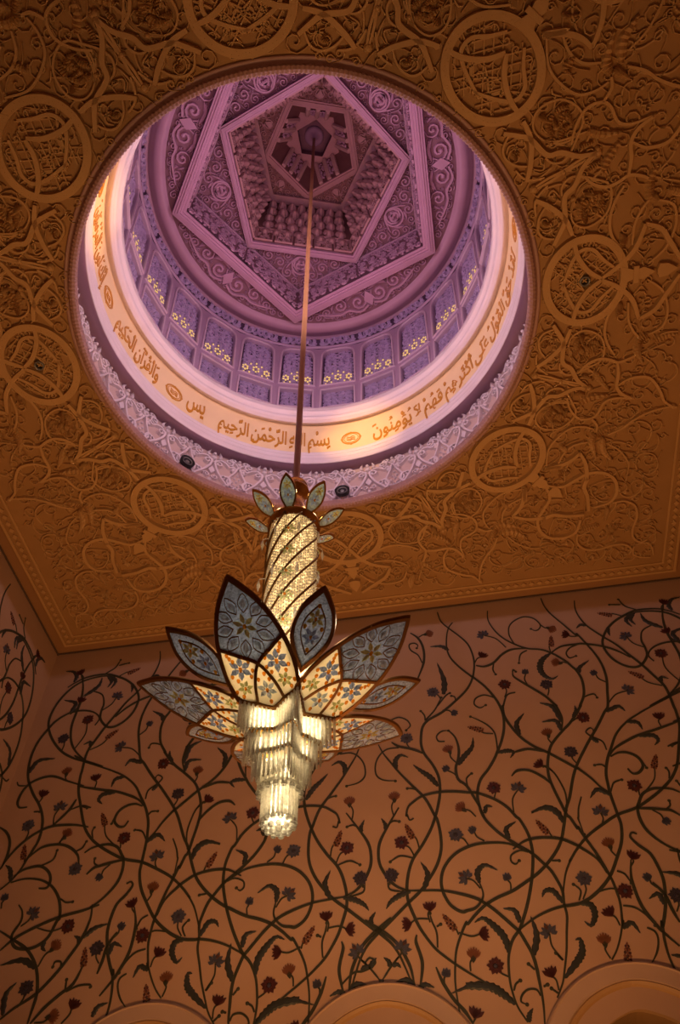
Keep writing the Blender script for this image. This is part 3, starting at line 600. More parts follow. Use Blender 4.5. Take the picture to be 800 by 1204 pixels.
CEIL_LEAVES=[
(.16,[(5.458,1.073),(5.354,1.146),(5.323,1.293)]),
(.14,[(5.578,1.213),(5.736,1.148),(5.951,1.123)]),
(.13,[(4.962,0.436),(4.995,0.556),(4.947,0.664)]),
(.15,[(5.357,1.177),(5.327,1.356),(5.425,1.574)]),
(.13,[(4.437,1.24),(4.337,1.101),(4.361,0.953)]),
(.13,[(4.437,1.24),(4.617,1.239),(4.612,1.085)]),
(.13,[(4.629,1.586),(4.735,1.796),(4.901,2.002)]),
(.14,[(4.389,2.184),(4.589,2.1),(4.904,2.086)]),
(.15,[(4.702,2.841),(4.633,3.008),(4.72,3.351)]),
(.15,[(4.824,2.932),(4.851,3.226),(5.029,3.477)]),
(.12,[(4.734,2.899),(4.82,2.825),(4.992,2.713)]),
(.12,[(4.2,3.117),(4.108,2.993),(4.167,2.93)]),
(.10,[(4.984,4.519),(4.975,4.68),(4.934,4.839)]),
(.10,[(5.006,4.997),(5.103,5.014),(5.231,4.993)]),
(.10,[(5.039,5.024),(5.092,5.118),(5.047,5.195)]),
(.10,[(3.984,2.304),(4.131,2.397),(4.188,2.269)]),
(.10,[(3.926,2.466),(3.867,2.319),(3.954,2.197)]),
(.09,[(4.391,1.049),(4.338,1.162),(4.397,1.327)]),
(.09,[(4.447,1.088),(4.533,1.225),(4.482,1.372)]),
(.10,[(4.67,1.186),(4.584,1.08),(4.53,1.102)]),
(.08,[(4.053,3.653),(4.114,3.587),(4.268,3.594)]),
(.08,[(4.012,2.139),(4.071,2.25),(4.159,2.299)]),
(.08,[(3.926,2.397),(3.984,2.304),(4.072,2.387)])]
CEIL_BUDS=[
(.06,4.56,1.913),
(.06,5.284,2.215),
(.07,6.011,2.51),
(.06,4.392,4.358),
(.06,5.3,4.231),
(.06,5.743,4.748),
(.05,5.591,5.33),
(.05,5.875,1.639),
(.06,4.139,3.052),
(.05,4.066,1.702),
(.06,3.977,1.103)]
CEIL_ROUND=[
(.115,[(3.94,0.646),(4.044,0.841),(4.108,1.01),(4.097,1.332),(4.239,1.474),(4.35,1.708),(4.525,1.883)]),
(.115,[(4.217,0.757),(4.108,1.01),(3.88,1.226),(3.669,1.356)]),
(.05,[(3.971,0.728),(3.797,0.778),(3.714,0.9),(3.734,1.086),(3.838,1.243)]),
(.05,[(3.682,1.124),(3.67,1.286),(3.732,1.414),(3.859,1.531)]),
(.06,[(3.668,1.535),(3.859,1.627),(4.073,1.699),(4.266,1.791),(4.525,1.895)]),
(.05,[(4.059,1.35),(4.06,1.468),(4.157,1.58),(4.326,1.584),(4.556,1.502),(4.721,1.435)]),
(.04,[(3.754,1.394),(3.817,1.476),(4.05,1.514),(4.259,1.406)]),
(.04,[(4.094,1.69),(4.243,1.678),(4.435,1.698),(4.645,1.636),(4.744,1.486)]),
(.035,[(3.859,0.969),(3.941,0.892),(4.024,0.928),(4.004,1.016),(3.921,1.002)]),
(.035,[(3.777,0.865),(3.859,0.833),(3.921,0.888),(3.9,0.976),(3.828,0.987)]),
(.035,[(3.944,1.401),(4.006,1.294),(4.069,1.257)]),
(.035,[(3.838,1.313),(3.923,1.445),(4.027,1.344)]),
(.04,[(4.48,1.048),(4.581,0.997),(4.701,0.904)]),
(.035,[(4.737,0.798),(4.699,0.859),(4.745,0.978)]),
(.035,[(4.173,1.251),(4.258,1.312),(4.323,1.44),(4.43,1.505)])]
CEIL_ROUND_LEAVES=[
(.11,[(4.377,1.077),(4.338,1.162),(4.288,1.247)]),
(.11,[(4.505,1.19),(4.607,1.161),(4.622,1.278)]),
(.10,[(4.414,0.902),(4.406,0.968),(4.418,1.061)]),
(.09,[(4.507,1.283),(4.425,1.316),(4.384,1.356)]),
(.09,[(4.541,1.035),(4.646,1.075),(4.71,1.155)]),
(.09,[(4.433,1.649),(4.52,1.7),(4.606,1.75)]),
(.08,[(3.797,1.028),(3.838,0.966),(3.9,0.999)])]
CEIL_ROUND_BUDS=[
(.085,3.651,1.525),
(.06,4.069,1.698),
(.075,4.552,1.912),
(.05,4.422,1.188),
(.05,4.236,1.285)]
# ================================================================ the hall
mb=MB(); box(mb,(0,0,-.1),(2*HW+1,2*HW+1,.2)); mb.build('floor','floor',kind='structure')
ARCH=[(-3.33,1),(0,2),(3.33,3)]
def arch_path(cx,r,zc=5.07,point=0,n=32,foot=0.0):
    P=[(cx+r,foot)]
    for i in range(n+1):
        a=PI*i/n; rr=r*(1+point*math.exp(-((a-PI/2)/.22)**2)); P.append((cx+rr*math.cos(a),zc+rr*math.sin(a)))
    P.append((cx-r,foot)); return P
bw=lambda u,v,h:(u,HW-h,v)
mb=MB()
outer=[(-HW-.3,0),(HW+.3,0),(HW+.3,ROOMZ+.5),(-HW-.3,ROOMZ+.5)]
# the wall between the arches, cut round the openings
out=[(-HW-.3,0)]
for cx,_ in ARCH: out+=list(reversed(arch_path(cx,.80,point=.04)))
out+=[(HW+.3,0),(HW+.3,ROOMZ+.5),(-HW-.3,ROOMZ+.5)]
holed(mb,out,[],bw)
wall_back=mb.build('wall_back','wall',kind='structure')
for nm,rz in (('wall_left',PI/2),('wall_right',-PI/2),('wall_front',PI)):
    mb=MB(); mb.add([bw(x,z,0) for x,z in outer],[(0,1,2,3)])
    o=mb.build(nm,'wall',kind='structure',rotz=rz)
    if nm=='wall_left': wall_left=o
    if nm=='wall_right': wall_right=o
for cx,i in ARCH:
    t=empty('trim_%d'%i,(cx,HW,0),kind='structure')
    def sweep(prof,mi,nm,pt):
        m=MB(); n=None; secs=[]
        for r,h,p in prof: secs.append(arch_path(0,r,point=p))
        n=len(secs[0]); k=len(prof); vs=[];fs=[]
        for i in range(n):
            for s,(r,h,p) in zip(secs,prof): vs.append((s[i][0],-h,s[i][1]))
        for i in range(n-1):
            for j in range(k-1): fs.append((i*k+j,(i+1)*k+j,(i+1)*k+j+1,i*k+j+1))
        m.add(vs,fs); m.build(nm,mi,t)
    sweep([(1.40,0,0),(1.40,.05,0),(1.375,.07,0),(1.36,.05,0),(1.35,.05,0),(1.17,.05,.01),(1.16,.03,.01)],'trimstone','archivolt',0)
    sweep([(1.16,.03,.01),(1.14,.05,.015),(1.10,.03,.02),(1.04,-.05,.02),(.98,-.10,.03),(.95,-.08,.03),(.92,-.07,.03),(.90,-.11,.035),(.82,-.14,.04),(.80,-.5,.04)],'trimgold','inner_moulding',0)
    m=MB(); m.add([(-1,.55,0),(1,.55,0),(1,.55,6.2),(-1,.55,6.2)],[(0,1,2,3)]); m.build('recess_back','dark_in',t)

# ---------------------------------------------------------------- ceiling panel with a round opening
HOLE=3.66
mb=MB(); n=96; cz=lambda x,y,h:(x,y,ROOMZ-h)
circ=[(HOLE*math.cos(2*PI*i/n),HOLE*math.sin(2*PI*i/n)) for i in range(n)]
holed(mb,[(-PW,-PW),(PW,-PW),(PW,PW),(-PW,PW)],[circ],cz)
sq=[(-PW,-PW),(PW,-PW),(PW,PW),(-PW,PW)]
mb.add([(x,y,ROOMZ) for x,y in sq]+[(x,y,ROOMZ+.1) for x,y in sq],[(i,(i+1)%4,4+(i+1)%4,4+i) for i in range(4)])
ceiling=mb.build('ceiling','ceil',kind='structure')
mb=MB(); holed(mb,[(-HW-.2,-HW-.2),(HW+.2,-HW-.2),(HW+.2,HW+.2),(-HW-.2,HW+.2)],[[(x*.97,y*.97) for x,y in sq]],lambda x,y,h:(x,y,ROOMZ+.09))
mb.build('margin','margin',ceiling)
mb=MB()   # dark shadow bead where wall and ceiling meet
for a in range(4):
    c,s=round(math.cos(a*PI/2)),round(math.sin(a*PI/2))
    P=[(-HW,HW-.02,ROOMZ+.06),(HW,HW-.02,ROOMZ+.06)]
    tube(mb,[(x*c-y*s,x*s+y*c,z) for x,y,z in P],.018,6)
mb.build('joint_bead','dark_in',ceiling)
for r0,r1,h,nm in ((PW-.02,PW-.07,.03,'outer_fillet'),(PW-.27,PW-.31,.025,'inner_fillet')):
    mb=MB()
    for k in range(4):
        c,s=round(math.cos(k*PI/2)),round(math.sin(k*PI/2)); f=lambda u,v,hh:(u*c-v*s,u*s+v*c,ROOMZ-hh)
        vs=[f(-r0,r0,0),f(r0,r0,0),f(-r0,r0,h),f(r0,r0,h),f(-r1,r1,h),f(r1,r1,h),f(-r1,r1,0),f(r1,r1,0)]
        mb.add(vs,[(0,1,3,2),(2,3,5,4),(4,5,7,6)])
    mb.build(nm,'ceil_r',ceiling)
mb=MB()
for k in range(4):
    c,s=round(math.cos(k*PI/2)),round(math.sin(k*PI/2)); f=lambda u,v,hh:(u*c-v*s,u*s+v*c,ROOMZ-hh)
    N=78
    for i in range(N+1):
        u=-(PW-.17)+2*(PW-.17)*i/N
        if i<N: poly(mb,[(u+.06,PW-.17),(u,PW-.12),(u-.06,PW-.17),(u,PW-.22)],.035,f)
mb.build('bead_row','ceil_r',ceiling,kind='stuff')

# ---- carved arabesque: one eighth traced, then reflected into the other seven
D4=[]
for k in range(4):
    for fl in (1,-1): D4.append((k*PI/2,fl))
def eight(name,me,both=False,**kw):
    for rz,fl in D4+([(r+PI/4,f) for r,f in D4] if both else []): link(name,me,ceiling,rotz=rz,scale=(1,fl,1),**kw)
hair=MB(); SIX=(0,3,4,5,6,7,8,16); DROP=(17,18,19,20,45)
for i,(wd,P) in enumerate(CEIL_SCROLLS):
    cl=P[0]==P[-1]
    if i in DROP: continue
    if wd>=.05:
        m=MB(); ribbon(m,P,wd*.82,.04+wd*.40,cz,taper=(.7,.7),closed=cl,flat=.72); eight('carved_scroll',m.mesh('carved_scroll','ceil_r'),both=i in SIX)
    else:
        ribbon(hair,P,wd*1.15,.05,cz,taper=(.8,.5),closed=cl,flat=.5)
        if i in SIX:
            c=math.sqrt(.5); ribbon(hair,[((x+y)*c,(x-y)*c) for x,y in P],wd*1.15,.05,cz,taper=(.8,.5),closed=cl,flat=.5)
for wd,P in CEIL_LEAVES:
    m=MB(); leaf_shape(m,P,wd*1.25,.075,cz,hatch=1,sm=8); eight('carved_leaf',m.mesh('carved_leaf','ceil_r'))
for r,x,y in CEIL_BUDS:
    m=MB(); disc(m,x,y,r*.8,.09,cz,10,rings=3); disc(m,x+r*.7,y+r*.3,r*.5,.07,cz,8); eight('carved_bud',m.mesh('carved_bud','ceil_r'))
for wd,P in CEIL_ROUND:
    if wd>=.05:
        m=MB(); ribbon(m,P,wd*.85,.045+wd*.4,cz,taper=(.75,.75),flat=.72); eight('carved_scroll',m.mesh('carved_scroll','ceil_r'),both=True)
    else:
        ribbon(hair,P,wd*1.1,.05,cz,taper=(.8,.5),flat=.5); c=math.sqrt(.5); ribbon(hair,[((x+y)*c,(x-y)*c) for x,y in P],wd*1.1,.05,cz,taper=(.8,.5),flat=.5)
for wd,P in CEIL_ROUND_LEAVES:
    m=MB(); leaf_shape(m,P,wd*1.3,.075,cz,hatch=1,sm=7); eight('carved_leaf',m.mesh('carved_leaf','ceil_r'),both=True)
for k,(r,x,y) in enumerate(CEIL_ROUND_BUDS):
    m=MB(); disc(m,x,y,r*.85,.10,cz,10,rings=3)
    if k<3: m2=m.mesh('carved_bud','ceil_r'); [link('carved_bud',m2,ceiling,rotz=q*PI/4) for q in range(8)]
    else: eight('carved_bud',m.mesh('carved_bud','ceil_r'),both=True)
# fine curls between the straps
R=random.Random(11); wedge=[]
tri=[(3.72,0),(5.95,0),(5.95,5.95),(2.62,2.62),(3.05,2.08),(3.5,1.15)]
for x,y,r in pack(tri,[.15,.11,.08,.06],5,900):
    a=R.uniform(0,2*PI); d=R.choice((-1,1)); sp=spiral(x,y,r,a,1.2,d,10)
    sp=[(x+1.7*r*math.cos(a-d*.7),y+1.7*r*math.sin(a-d*.7))]+sp
    ribbon(hair,sp,.028,.05,cz,taper=(.3,.8),sm=0,flat=.5)
    for q in (3,6): leaf_shape(hair,[sp[q],(sp[q][0]*1.0+.05*math.cos(a+q),sp[q][1]+.05*math.sin(a+q)),(sp[q][0]+.10*math.cos(a+q+.6),sp[q][1]+.10*math.sin(a+q+.6))],.035,.035,cz,sm=2)
hm=hair.mesh('carved_tendrils','ceil_r')
base=MB()
import itertools
allv=MB()
for rz,fl in D4:
    c,s=math.cos(rz),math.sin(rz)
    k=len(allv.v); allv.v.extend((x*c-fl*y*s,x*s+fl*y*c,z) for x,y,z in hair.v); allv.f.extend(tuple(i+k for i in f) for f in hair.f); allv.m.extend(hair.m)
allv.build('carved_tendrils','ceil_r',ceiling,kind='stuff')
# eight medallions with their finials
def medal():
    parts=[]
    m=MB(); ribbon(m,[(4.43+.60*math.cos(2*PI*i/32),.675*math.sin(2*PI*i/32)) for i in range(33)],.135,.085,cz,closed=True,sm=2,flat=.85); parts.append(('medallion_ring',m))
    m=MB(); poly(m,[(4.98,-.15),(5.2,-.06),(5.2,.06),(4.98,.15)],.09,cz); poly(m,[(5.16,-.135),(5.24,-.135),(5.24,.135),(5.16,.135)],.11,cz)
    poly(m,[(5.24,-.08),(5.32,-.10),(5.50,0),(5.32,.10),(5.24,.08)],.09,cz); parts.append(('finial',m))
    m=MB(); poly(m,[(5.53,-.03),(5.56,-.11),(5.68,-.10),(5.84,0),(5.68,.10),(5.56,.11),(5.53,.03)],.09,cz); parts.append(('spearhead',m))
    m=MB()
    rr=random.Random(3)
    for i in range(60):
        t=2*PI*i/60; disc(m,4.43+.60*math.cos(t)+rr.uniform(-.03,.03),.675*math.sin(t)+rr.uniform(-.03,.03),.013,.10,cz,5)
    for k in range(-4,5):
        for sg in (1,-1):
            P=[(4.43+.5*t-.09*k,sg*(.42*t+.09*k)) for t in (-1.2,-.8,-.4,0,.4,.8,1.2)]
            P=[q for q in P if ((q[0]-4.43)/.54)**2+(q[1]/.6)**2<1]
            if len(P)>1: ribbon(m,P,.030,.035+.008*(sg>0),cz,sm=2,flat=.6)
    parts.append(('medallion_lattice',m))
    return [(nm,m.mesh(nm,'ceil_r')) for nm,m in parts]
med=medal()
for k in range(8):
    for nm,me in med: link(nm,me,ceiling,rotz=k*PI/4)

# ---------------------------------------------------------------- vine inlay on the walls
def fb(u,v,h): return (u,HW-h-.001,v)
def vine_pieces():
    out=[]
    for P in VINE_STEMS:
        m=MB(); ribbon(m,P,.050,.012,fb,taper=(.45,.45),flat=.8); out.append(('vine_stem',m.mesh('vine_stem','vine'),P))
    for P in VINE_TENDRILS:
        m=MB(); ribbon(m,P,.030,.010,fb,taper=(.8,.35),flat=.8); disc(m,P[-1][0],P[-1][1],.028,.012,fb,8); out.append(('vine_tendril',m.mesh('vine_tendril','vine'),P))
    for P in VINE_LEAVES:
        L=sum(math.dist(P[i],P[i+1]) for i in range(len(P)-1))
        m=MB(); leaf_shape(m,P,min(.14,.06+.06*L),.014,fb,teeth=.35,sm=6); out.append(('vine_leaf',m.mesh('vine_leaf','leafm'),P))
    def petal(m,x,y,a,r0,r1,wd,mi):
        c,s=math.cos(a),math.sin(a)
        L=[(r0,0),(r0+(r1-r0)*.35,wd*.7),(r0+(r1-r0)*.65,wd),(r1,0),(r0+(r1-r0)*.65,-wd),(r0+(r1-r0)*.35,-wd*.7)]
        poly(m,[(x+p*c-q*s,y+p*s+q*c) for p,q in L],.014,fb,mi)
    rr=random.Random(4)
    for kd,x,y,sx,sy in VINE_FLOWERS:
        m=MB(); d=Vector((x-sx,y-sy)); L=d.length or .1; k0=len(m.v); a=math.atan2(d.y,d.x); nrm=Vector((-d.y,d.x))/L
        mid=Vector(((x+sx)/2,(y+sy)/2))+nrm*L*.12*rr.choice((-1,1))
        ribbon(m,[(sx,sy),tuple(mid),(x-.05*math.cos(a),y-.05*math.sin(a))],.026,.010,fb,taper=(.9,.8))
        a=a+rr.uniform(-.15,.15); k0=len(m.v)
        if kd in 'DR':
            for i in range(11): petal(m,x,y,a+2*PI*i/11,.03,.128+.018*(i%2),.030,1)
            disc(m,x,y,.045,.02,fb,8,2)
        elif kd=='L':
            for i,(da,r) in enumerate(((0,.20),(.5,.17),(-.5,.17),(1.05,.18),(-1.05,.18),(1.65,.13),(-1.65,.13))): petal(m,x-.07*math.cos(a),y-.07*math.sin(a),a+da,.02,r,.030,1)
            for da in (.25,-.25): petal(m,x,y,a+da,.0,.10,.02,2)
        elif kd=='T':
            for da,r in ((0,.15),(.33,.17),(-.33,.17),(.68,.17),(-.68,.17)): petal(m,x-.09*math.cos(a),y-.09*math.sin(a),a+da,0,r+.02,.034,1)
        elif kd=='B':
            for da,r in ((0,.15),(.42,.14),(-.42,.14),(.85,.10),(-.85,.10)): petal(m,x-.06*math.cos(a),y-.06*math.sin(a),a+da,0,r,.032,1)
        elif kd=='P':
            for i in range(7): petal(m,x-.09*math.cos(a),y-.09*math.sin(a),a+(i-3)*.23,.03,.22-.012*abs(i-3),.027,1)
            petal(m,x-.10*math.cos(a),y-.10*math.sin(a),a,-.03,.09,.045,0)
        elif kd=='S':
            for i in range(6):
                q=-.13+.05*i; wd=.048*(1-abs(i-1.5)/5.5)
                for sg in (1,0,-1): disc(m,x+q*math.cos(a)-sg*wd*math.sin(a),y+q*math.sin(a)+sg*wd*math.cos(a),.026,.016,fb,6,1 if (i+sg)%2 else 2)
            disc(m,x+.165*math.cos(a),y+.165*math.sin(a),.02,.016,fb,6,1)
        m.v[k0:]=[(x+(vx-x)*.86,vy,y+(vz-y)*.86) for vx,vy,vz in m.v[k0:]]
        c1,c2={'D':('f_blue','f_dark'),'R':('f_red','f_dark'),'L':('f_blue','f_pink'),'T':('f_red','f_dark'),'B':('f_blue','f_dark'),'P':('f_pink','f_red'),'S':('f_pink','f_red')}[kd]
        if kd=='D' and rr.random()<.4: c1='f_dark'
        out.append(('inlaid_flower',m.mesh('inlaid_flower',['vine',c1,c2]),[(x,y)]))
    return out
VP=vine_pieces()
for nm,me,P in VP:
    link(nm,me,wall_back)
    if max(q[0] for q in P)>.12 : link(nm,me,wall_back,scale=(-1,1,1))
    if min(q[0] for q in P)>2.2: link(nm,me,wall_left); link(nm,me,wall_right,scale=(-1,1,1))   # the parent turns it onto the side wall
# ================================================================ the dome
dome=empty('ceiling_dome',(0,0,ROOMZ),kind='structure')
DZ=ROOMZ
def dz(prof): return [(r,z-DZ) for r,z in prof]
def dpart(name,prof,m,n=144,parent=dome,smooth=True):
    mb=MB(); lathe(mb,dz(prof),n); return mb.build(name,m,parent,smooth=smooth)
def tor(R,z,r,a0=0,a1=2*PI,n=8): return [(R+r*math.cos(a0+(a1-a0)*i/n),z+r*math.sin(a0+(a1-a0)*i/n)) for i in range(n+1)]
# rim: lip, cove and twisted rope
dpart('rim_lip',[(3.76,13.61),(3.76,13.575),(3.735,13.56),(3.715,13.575),(3.70,13.57),(3.68,13.54),(3.66,13.53)],'rim')
mb=MB(); N=2160; k=8; vs=[];fs=[]
for i in range(N):
    a=2*PI*i/N
    for j in range(k):
        b=2*PI*j/k; rr=.06*(1+.11*math.cos(2*b+a*360)); vs.append(((3.61+rr*math.cos(b))*math.cos(a),(3.61+rr*math.cos(b))*math.sin(a),13.51-DZ+rr*math.sin(b)))
for i in range(N):
    for j in range(k): fs.append((i*k+j,((i+1)%N)*k+j,((i+1)%N)*k+(j+1)%k,i*k+(j+1)%k))
mb.add(vs,fs); mb.build('rope_moulding','rim',dome)
dpart('rim_ledge',[(3.57,13.53),(3.565,13.62),(3.60,13.68),(4.22,13.70)],'rim')
# frieze wall, soffit, mouldings, inscription band, cornice
dpart('frieze_wall',[(4.22,13.70),(4.22,14.6),(4.16,15.46)],'frieze_g')
dpart('soffit',[(4.17,15.44),(4.08,15.47),(4.00,15.44),(3.95,15.44),(3.93,15.41),(3.885,15.40)],'lilac')
dpart('band_moulding',[(3.885,15.40),(3.865,15.36),(3.855,15.40)]+tor(3.90,15.49,.065,PI*1.25,PI*.75,8)+[(3.87,15.57),(3.85,15.585)]+tor(3.875,15.63,.04,PI*1.3,PI*.7,6)+[(3.84,15.69),(3.825,15.70),(3.825,15.74)],'white')
def band_r(z): return 3.825+(z-15.74)*(.05/1.18)
iband=dpart('inscription_band',[(band_r(15.74),15.74),(band_r(16.92),16.92)],'cream')
dpart('cornice',[(band_r(16.92),16.92),(3.83,16.93),(3.80,16.88),(3.775,16.84),(3.745,16.83)]+tor(3.74,16.95,.09,PI*1.45,PI*1.0,6)+[(3.66,16.97),(3.645,16.98)]+tor(3.66,17.09,.07,PI*1.4,PI*.75,6)+[(3.60,17.17),(3.60,17.23),(3.64,17.25)],'white')

# ---- inscription: verses set in gold along the band
SHAPE={'ا':'FE8D FE8E','ب':'FE8F FE90 FE91 FE92','ت':'FE95 FE96 FE97 FE98','ث':'FE99 FE9A FE9B FE9C','ح':'FEA1 FEA2 FEA3 FEA4','د':'FEA9 FEAA','ذ':'FEAB FEAC','ر':'FEAD FEAE','ز':'FEAF FEB0','س':'FEB1 FEB2 FEB3 FEB4','ص':'FEB9 FEBA FEBB FEBC','ط':'FEC1 FEC2 FEC3 FEC4','ع':'FEC9 FECA FECB FECC','غ':'FECD FECE FECF FED0','ف':'FED1 FED2 FED3 FED4','ق':'FED5 FED6 FED7 FED8','ك':'FED9 FEDA FEDB FEDC','ل':'FEDD FEDE FEDF FEE0','م':'FEE1 FEE2 FEE3 FEE4','ن':'FEE5 FEE6 FEE7 FEE8','ه':'FEE9 FEEA FEEB FEEC','و':'FEED FEEE','ى':'FEEF FEF0','ي':'FEF1 FEF2 FEF3 FEF4','أ':'FE83 FE84','إ':'FE87 FE88','آ':'FE81 FE82','ؤ':'FE85 FE86'}
def shape(txt):
    out=[]
    for wd in txt.split(' '):
        cl=[]
        for ch in wd:
            if '\u064b'<=ch<='\u0653': cl[-1][1]+=ch
            else: cl.append([ch,''])
        L=[]; i=0; prev=False
        while i<len(cl):
            c,mk=cl[i]
            if c=='ل' and i+1<len(cl) and cl[i+1][0]=='ا':
                L.append(mk+chr(0xFEFC if prev else 0xFEFB)); prev=False; i+=2; continue
            f=[chr(int(q,16)) for q in SHAPE[c].split()]; nxt=i+1<len(cl) and len(f)==4
            L.append(mk+f[(3 if prev else 2) if nxt else (1 if prev else 0)]); prev=nxt; i+=1
        out.append(''.join(reversed(L)))
    return ' '.join(reversed(out))
def lettering(txt,az0,az1,zc,hgt,label):
    c=bpy.data.curves.new('verse','FONT'); c.body=shape(txt); c.resolution_u=3; c.offset=.014; c.space_word=.55
    o=bpy.data.objects.new('verse',c); COL.objects.link(o)
    dg=bpy.context.evaluated_depsgraph_get(); me=bpy.data.meshes.new_from_object(o.evaluated_get(dg))
    bpy.data.objects.remove(o)
    V=[v.co.copy() for v in me.vertices]
    if not V: return
    x0,x1=min(v.x for v in V),max(v.x for v in V); y0,y1=min(v.y for v in V),max(v.y for v in V)
    wdt=math.radians(az1-az0); m=MB(); vs=[]
    F=[tuple(p.vertices) for p in me.polygons]
    for h in (.012,0):
        for v in V:
            t=(v.x-x0)/(x1-x0); a=math.radians(az1)-t*wdt
            z=zc+((v.y-y0)/(y1-y0)-.5)*hgt+.10*math.sin(PI*t)*0; r=band_r(z)-.002-h
            vs.append((r*math.cos(a),r*math.sin(a),z-DZ))
    n=len(V); ed={}
    for f in F:
        for i in range(len(f)):
            e=(f[i-1],f[i]); ed[tuple(sorted(e))]=ed.get(tuple(sorted(e)),0)+1
    fs=F+[(a,b,b+n,a+n) for (a,b),k in ed.items() if k==1]
    m.add(vs,fs); bpy.data.meshes.remove(me); bpy.data.curves.remove(c)
    m.build('verse_lettering','goldpaint',iband,label=label)
ZT=16.17
for txt,a,b,h in (('بِسْمِ اللَّهِ الرَّحْمَنِ الرَّحِيمِ',93,129.5,.95),('يس',134.6,141,.62),('وَالْقُرْآنِ الْحَكِيمِ',152.5,173.5,1.0),('إِنَّكَ لَمِنَ الْمُرْسَلِينَ',185,206,1.0),('عَلَى صِرَاطٍ مُسْتَقِيمٍ',217,239,1.0),('تَنْزِيلَ الْعَزِيزِ الرَّحِيمِ',251,275,1.0),('لِتُنْذِرَ قَوْمًا مَا أُنْذِرَ آبَاؤُهُمْ فَهُمْ غَافِلُونَ',288,352,1.0),('لَقَدْ حَقَّ الْقَوْلُ عَلَى أَكْثَرِهِمْ فَهُمْ لَا يُؤْمِنُونَ',5.3,79,1.0)):
    lettering(txt,a,b,ZT,h,'gold Arabic lettering on the cream band')
mb=MB()
def bandf(u,v,h): # u: arc length, v: height
    z=ZT+v; r=band_r(z)-h-.002; return (r*math.cos(u/3.84),r*math.sin(u/3.84),z-DZ)
ribbon(mb,[(.20*math.cos(2*PI*i/24),.24*math.sin(2*PI*i/24)) for i in range(25)],.035,.012,bandf,closed=True,sm=0)
ribbon(mb,[(.155*math.cos(2*PI*i/24),.19*math.sin(2*PI*i/24)) for i in range(25)],.014,.012,bandf,closed=True,sm=0)
for k in range(4):
    a=k*PI/2; disc(mb,.20*math.cos(a),.25*math.sin(a),.032,.016,bandf,6)
for v in (.05,-.02,-.08): ribbon(mb,[(-.09,v-.02),(-.03,v+.03),(.02,v-.02),(.09,v+.03)],.018,.012,bandf,sm=3)
rose=mb.mesh('verse_rosette','goldpaint')
for az in (86.2,146,180.4,211.4,245,281.5,359): link('verse_rosette',rose,iband,rotz=math.radians(az))

# ---- carved frieze: drops and scrolled gables, 24 of each
def ff(u,v,h):
    v=.42+.84*v; z=13.75+v; R=(4.22 if v<.85 else 4.22-(v-.85)*.07)-h; return (R*math.cos(u/4.2),R*math.sin(u/4.2),z-DZ)
W24=2*PI*4.2/24
mb=MB()   # drop
D=[(0,1.22),(.07,1.0),(.17,.75),(.20,.58),(.12,.45),(0,.42),(-.12,.45),(-.20,.58),(-.17,.75),(-.07,1.0),(0,1.22)]
ribbon(mb,D,.05,.07,ff,closed=True,sm=3)
for (x,y,r) in ((0,.95,.03),(-.05,.82,.03),(.05,.82,.03),(0,.72,.035),(-.09,.66,.035),(.09,.66,.035),(-.04,.56,.03),(.05,.56,.03),(-.11,.55,.025),(.11,.55,.025)): disc(mb,x,y,r,.05,ff,6)
for s in (1,-1):
    ribbon(mb,[(s*.02,.42),(s*.10,.30),(s*.20,.22),(s*.26,.30),(s*.22,.40)],.045,.06,ff)
    ribbon(mb,[(s*.02,1.22),(s*.06,1.32),(s*.13,1.38),(s*.18,1.45)],.04,.06,ff)
    ribbon(mb,spiral(s*.17,1.40,.09,PI/2 if s>0 else PI/2,1.2,s,10),.03,.06,ff,sm=0)
disc(mb,0,1.36,.06,.08,ff,8); disc(mb,0,1.48,.045,.08,ff,8)
drop=mb.mesh('carved_drop','white')
mb=MB()   # gable with scrolls
for s in (1,-1):
    ribbon(mb,[(s*.05,1.18),(s*.05,1.0),(s*.16,.72),(s*.30,.50),(s*.36,.38)],.06,.08,ff)
    ribbon(mb,[(s*.36,.38),(s*.42,.55),(s*.36,.70),(s*.28,.68)],.075,.09,ff,taper=(1,.7))
    ribbon(mb,spiral(s*.27,.66,.09,0 if s>0 else PI,1.1,s,10),.04,.07,ff,sm=0)
    ribbon(mb,spiral(s*.12,1.08,.10,PI if s>0 else 0,1.2,-s,10),.045,.08,ff,sm=0)
    ribbon(mb,[(s*.05,1.15),(s*.14,1.25),(s*.26,1.22),(s*.36,1.12),(s*.44,1.16),(s*.52,1.10)],.055,.07,ff)
    ribbon(mb,spiral(s*.33,1.30,.11,-PI/2,1.2,s,12),.045,.07,ff,sm=0)
    ribbon(mb,[(s*.33,1.42),(s*.42,1.48),(s*.48,1.42)],.04,.06,ff)
    leaf_shape(mb,[(s*.40,1.02),(s*.45,1.12),(s*.40,1.26)],.11,.07,ff)
    ribbon(mb,spiral(s*.09,.60,.075,0,1.2,s,10),.035,.06,ff,sm=0)
    leaf_shape(mb,[(s*.10,1.30),(s*.14,1.40),(s*.10,1.52)],.10,.08,ff)
poly(mb,[(0,.95),(.07,.80),(0,.68),(-.07,.80)],.06,ff); disc(mb,0,1.30,.07,.09,ff,8); disc(mb,0,1.45,.05,.09,ff,8); disc(mb,0,.48,.06,.07,ff,8)
gable=mb.mesh('carved_gable','white')
for i in range(24):
    link('carved_drop',drop,dome,rotz=2*PI*i/24); link('carved_gable',gable,dome,rotz=2*PI*(i+.5)/24)

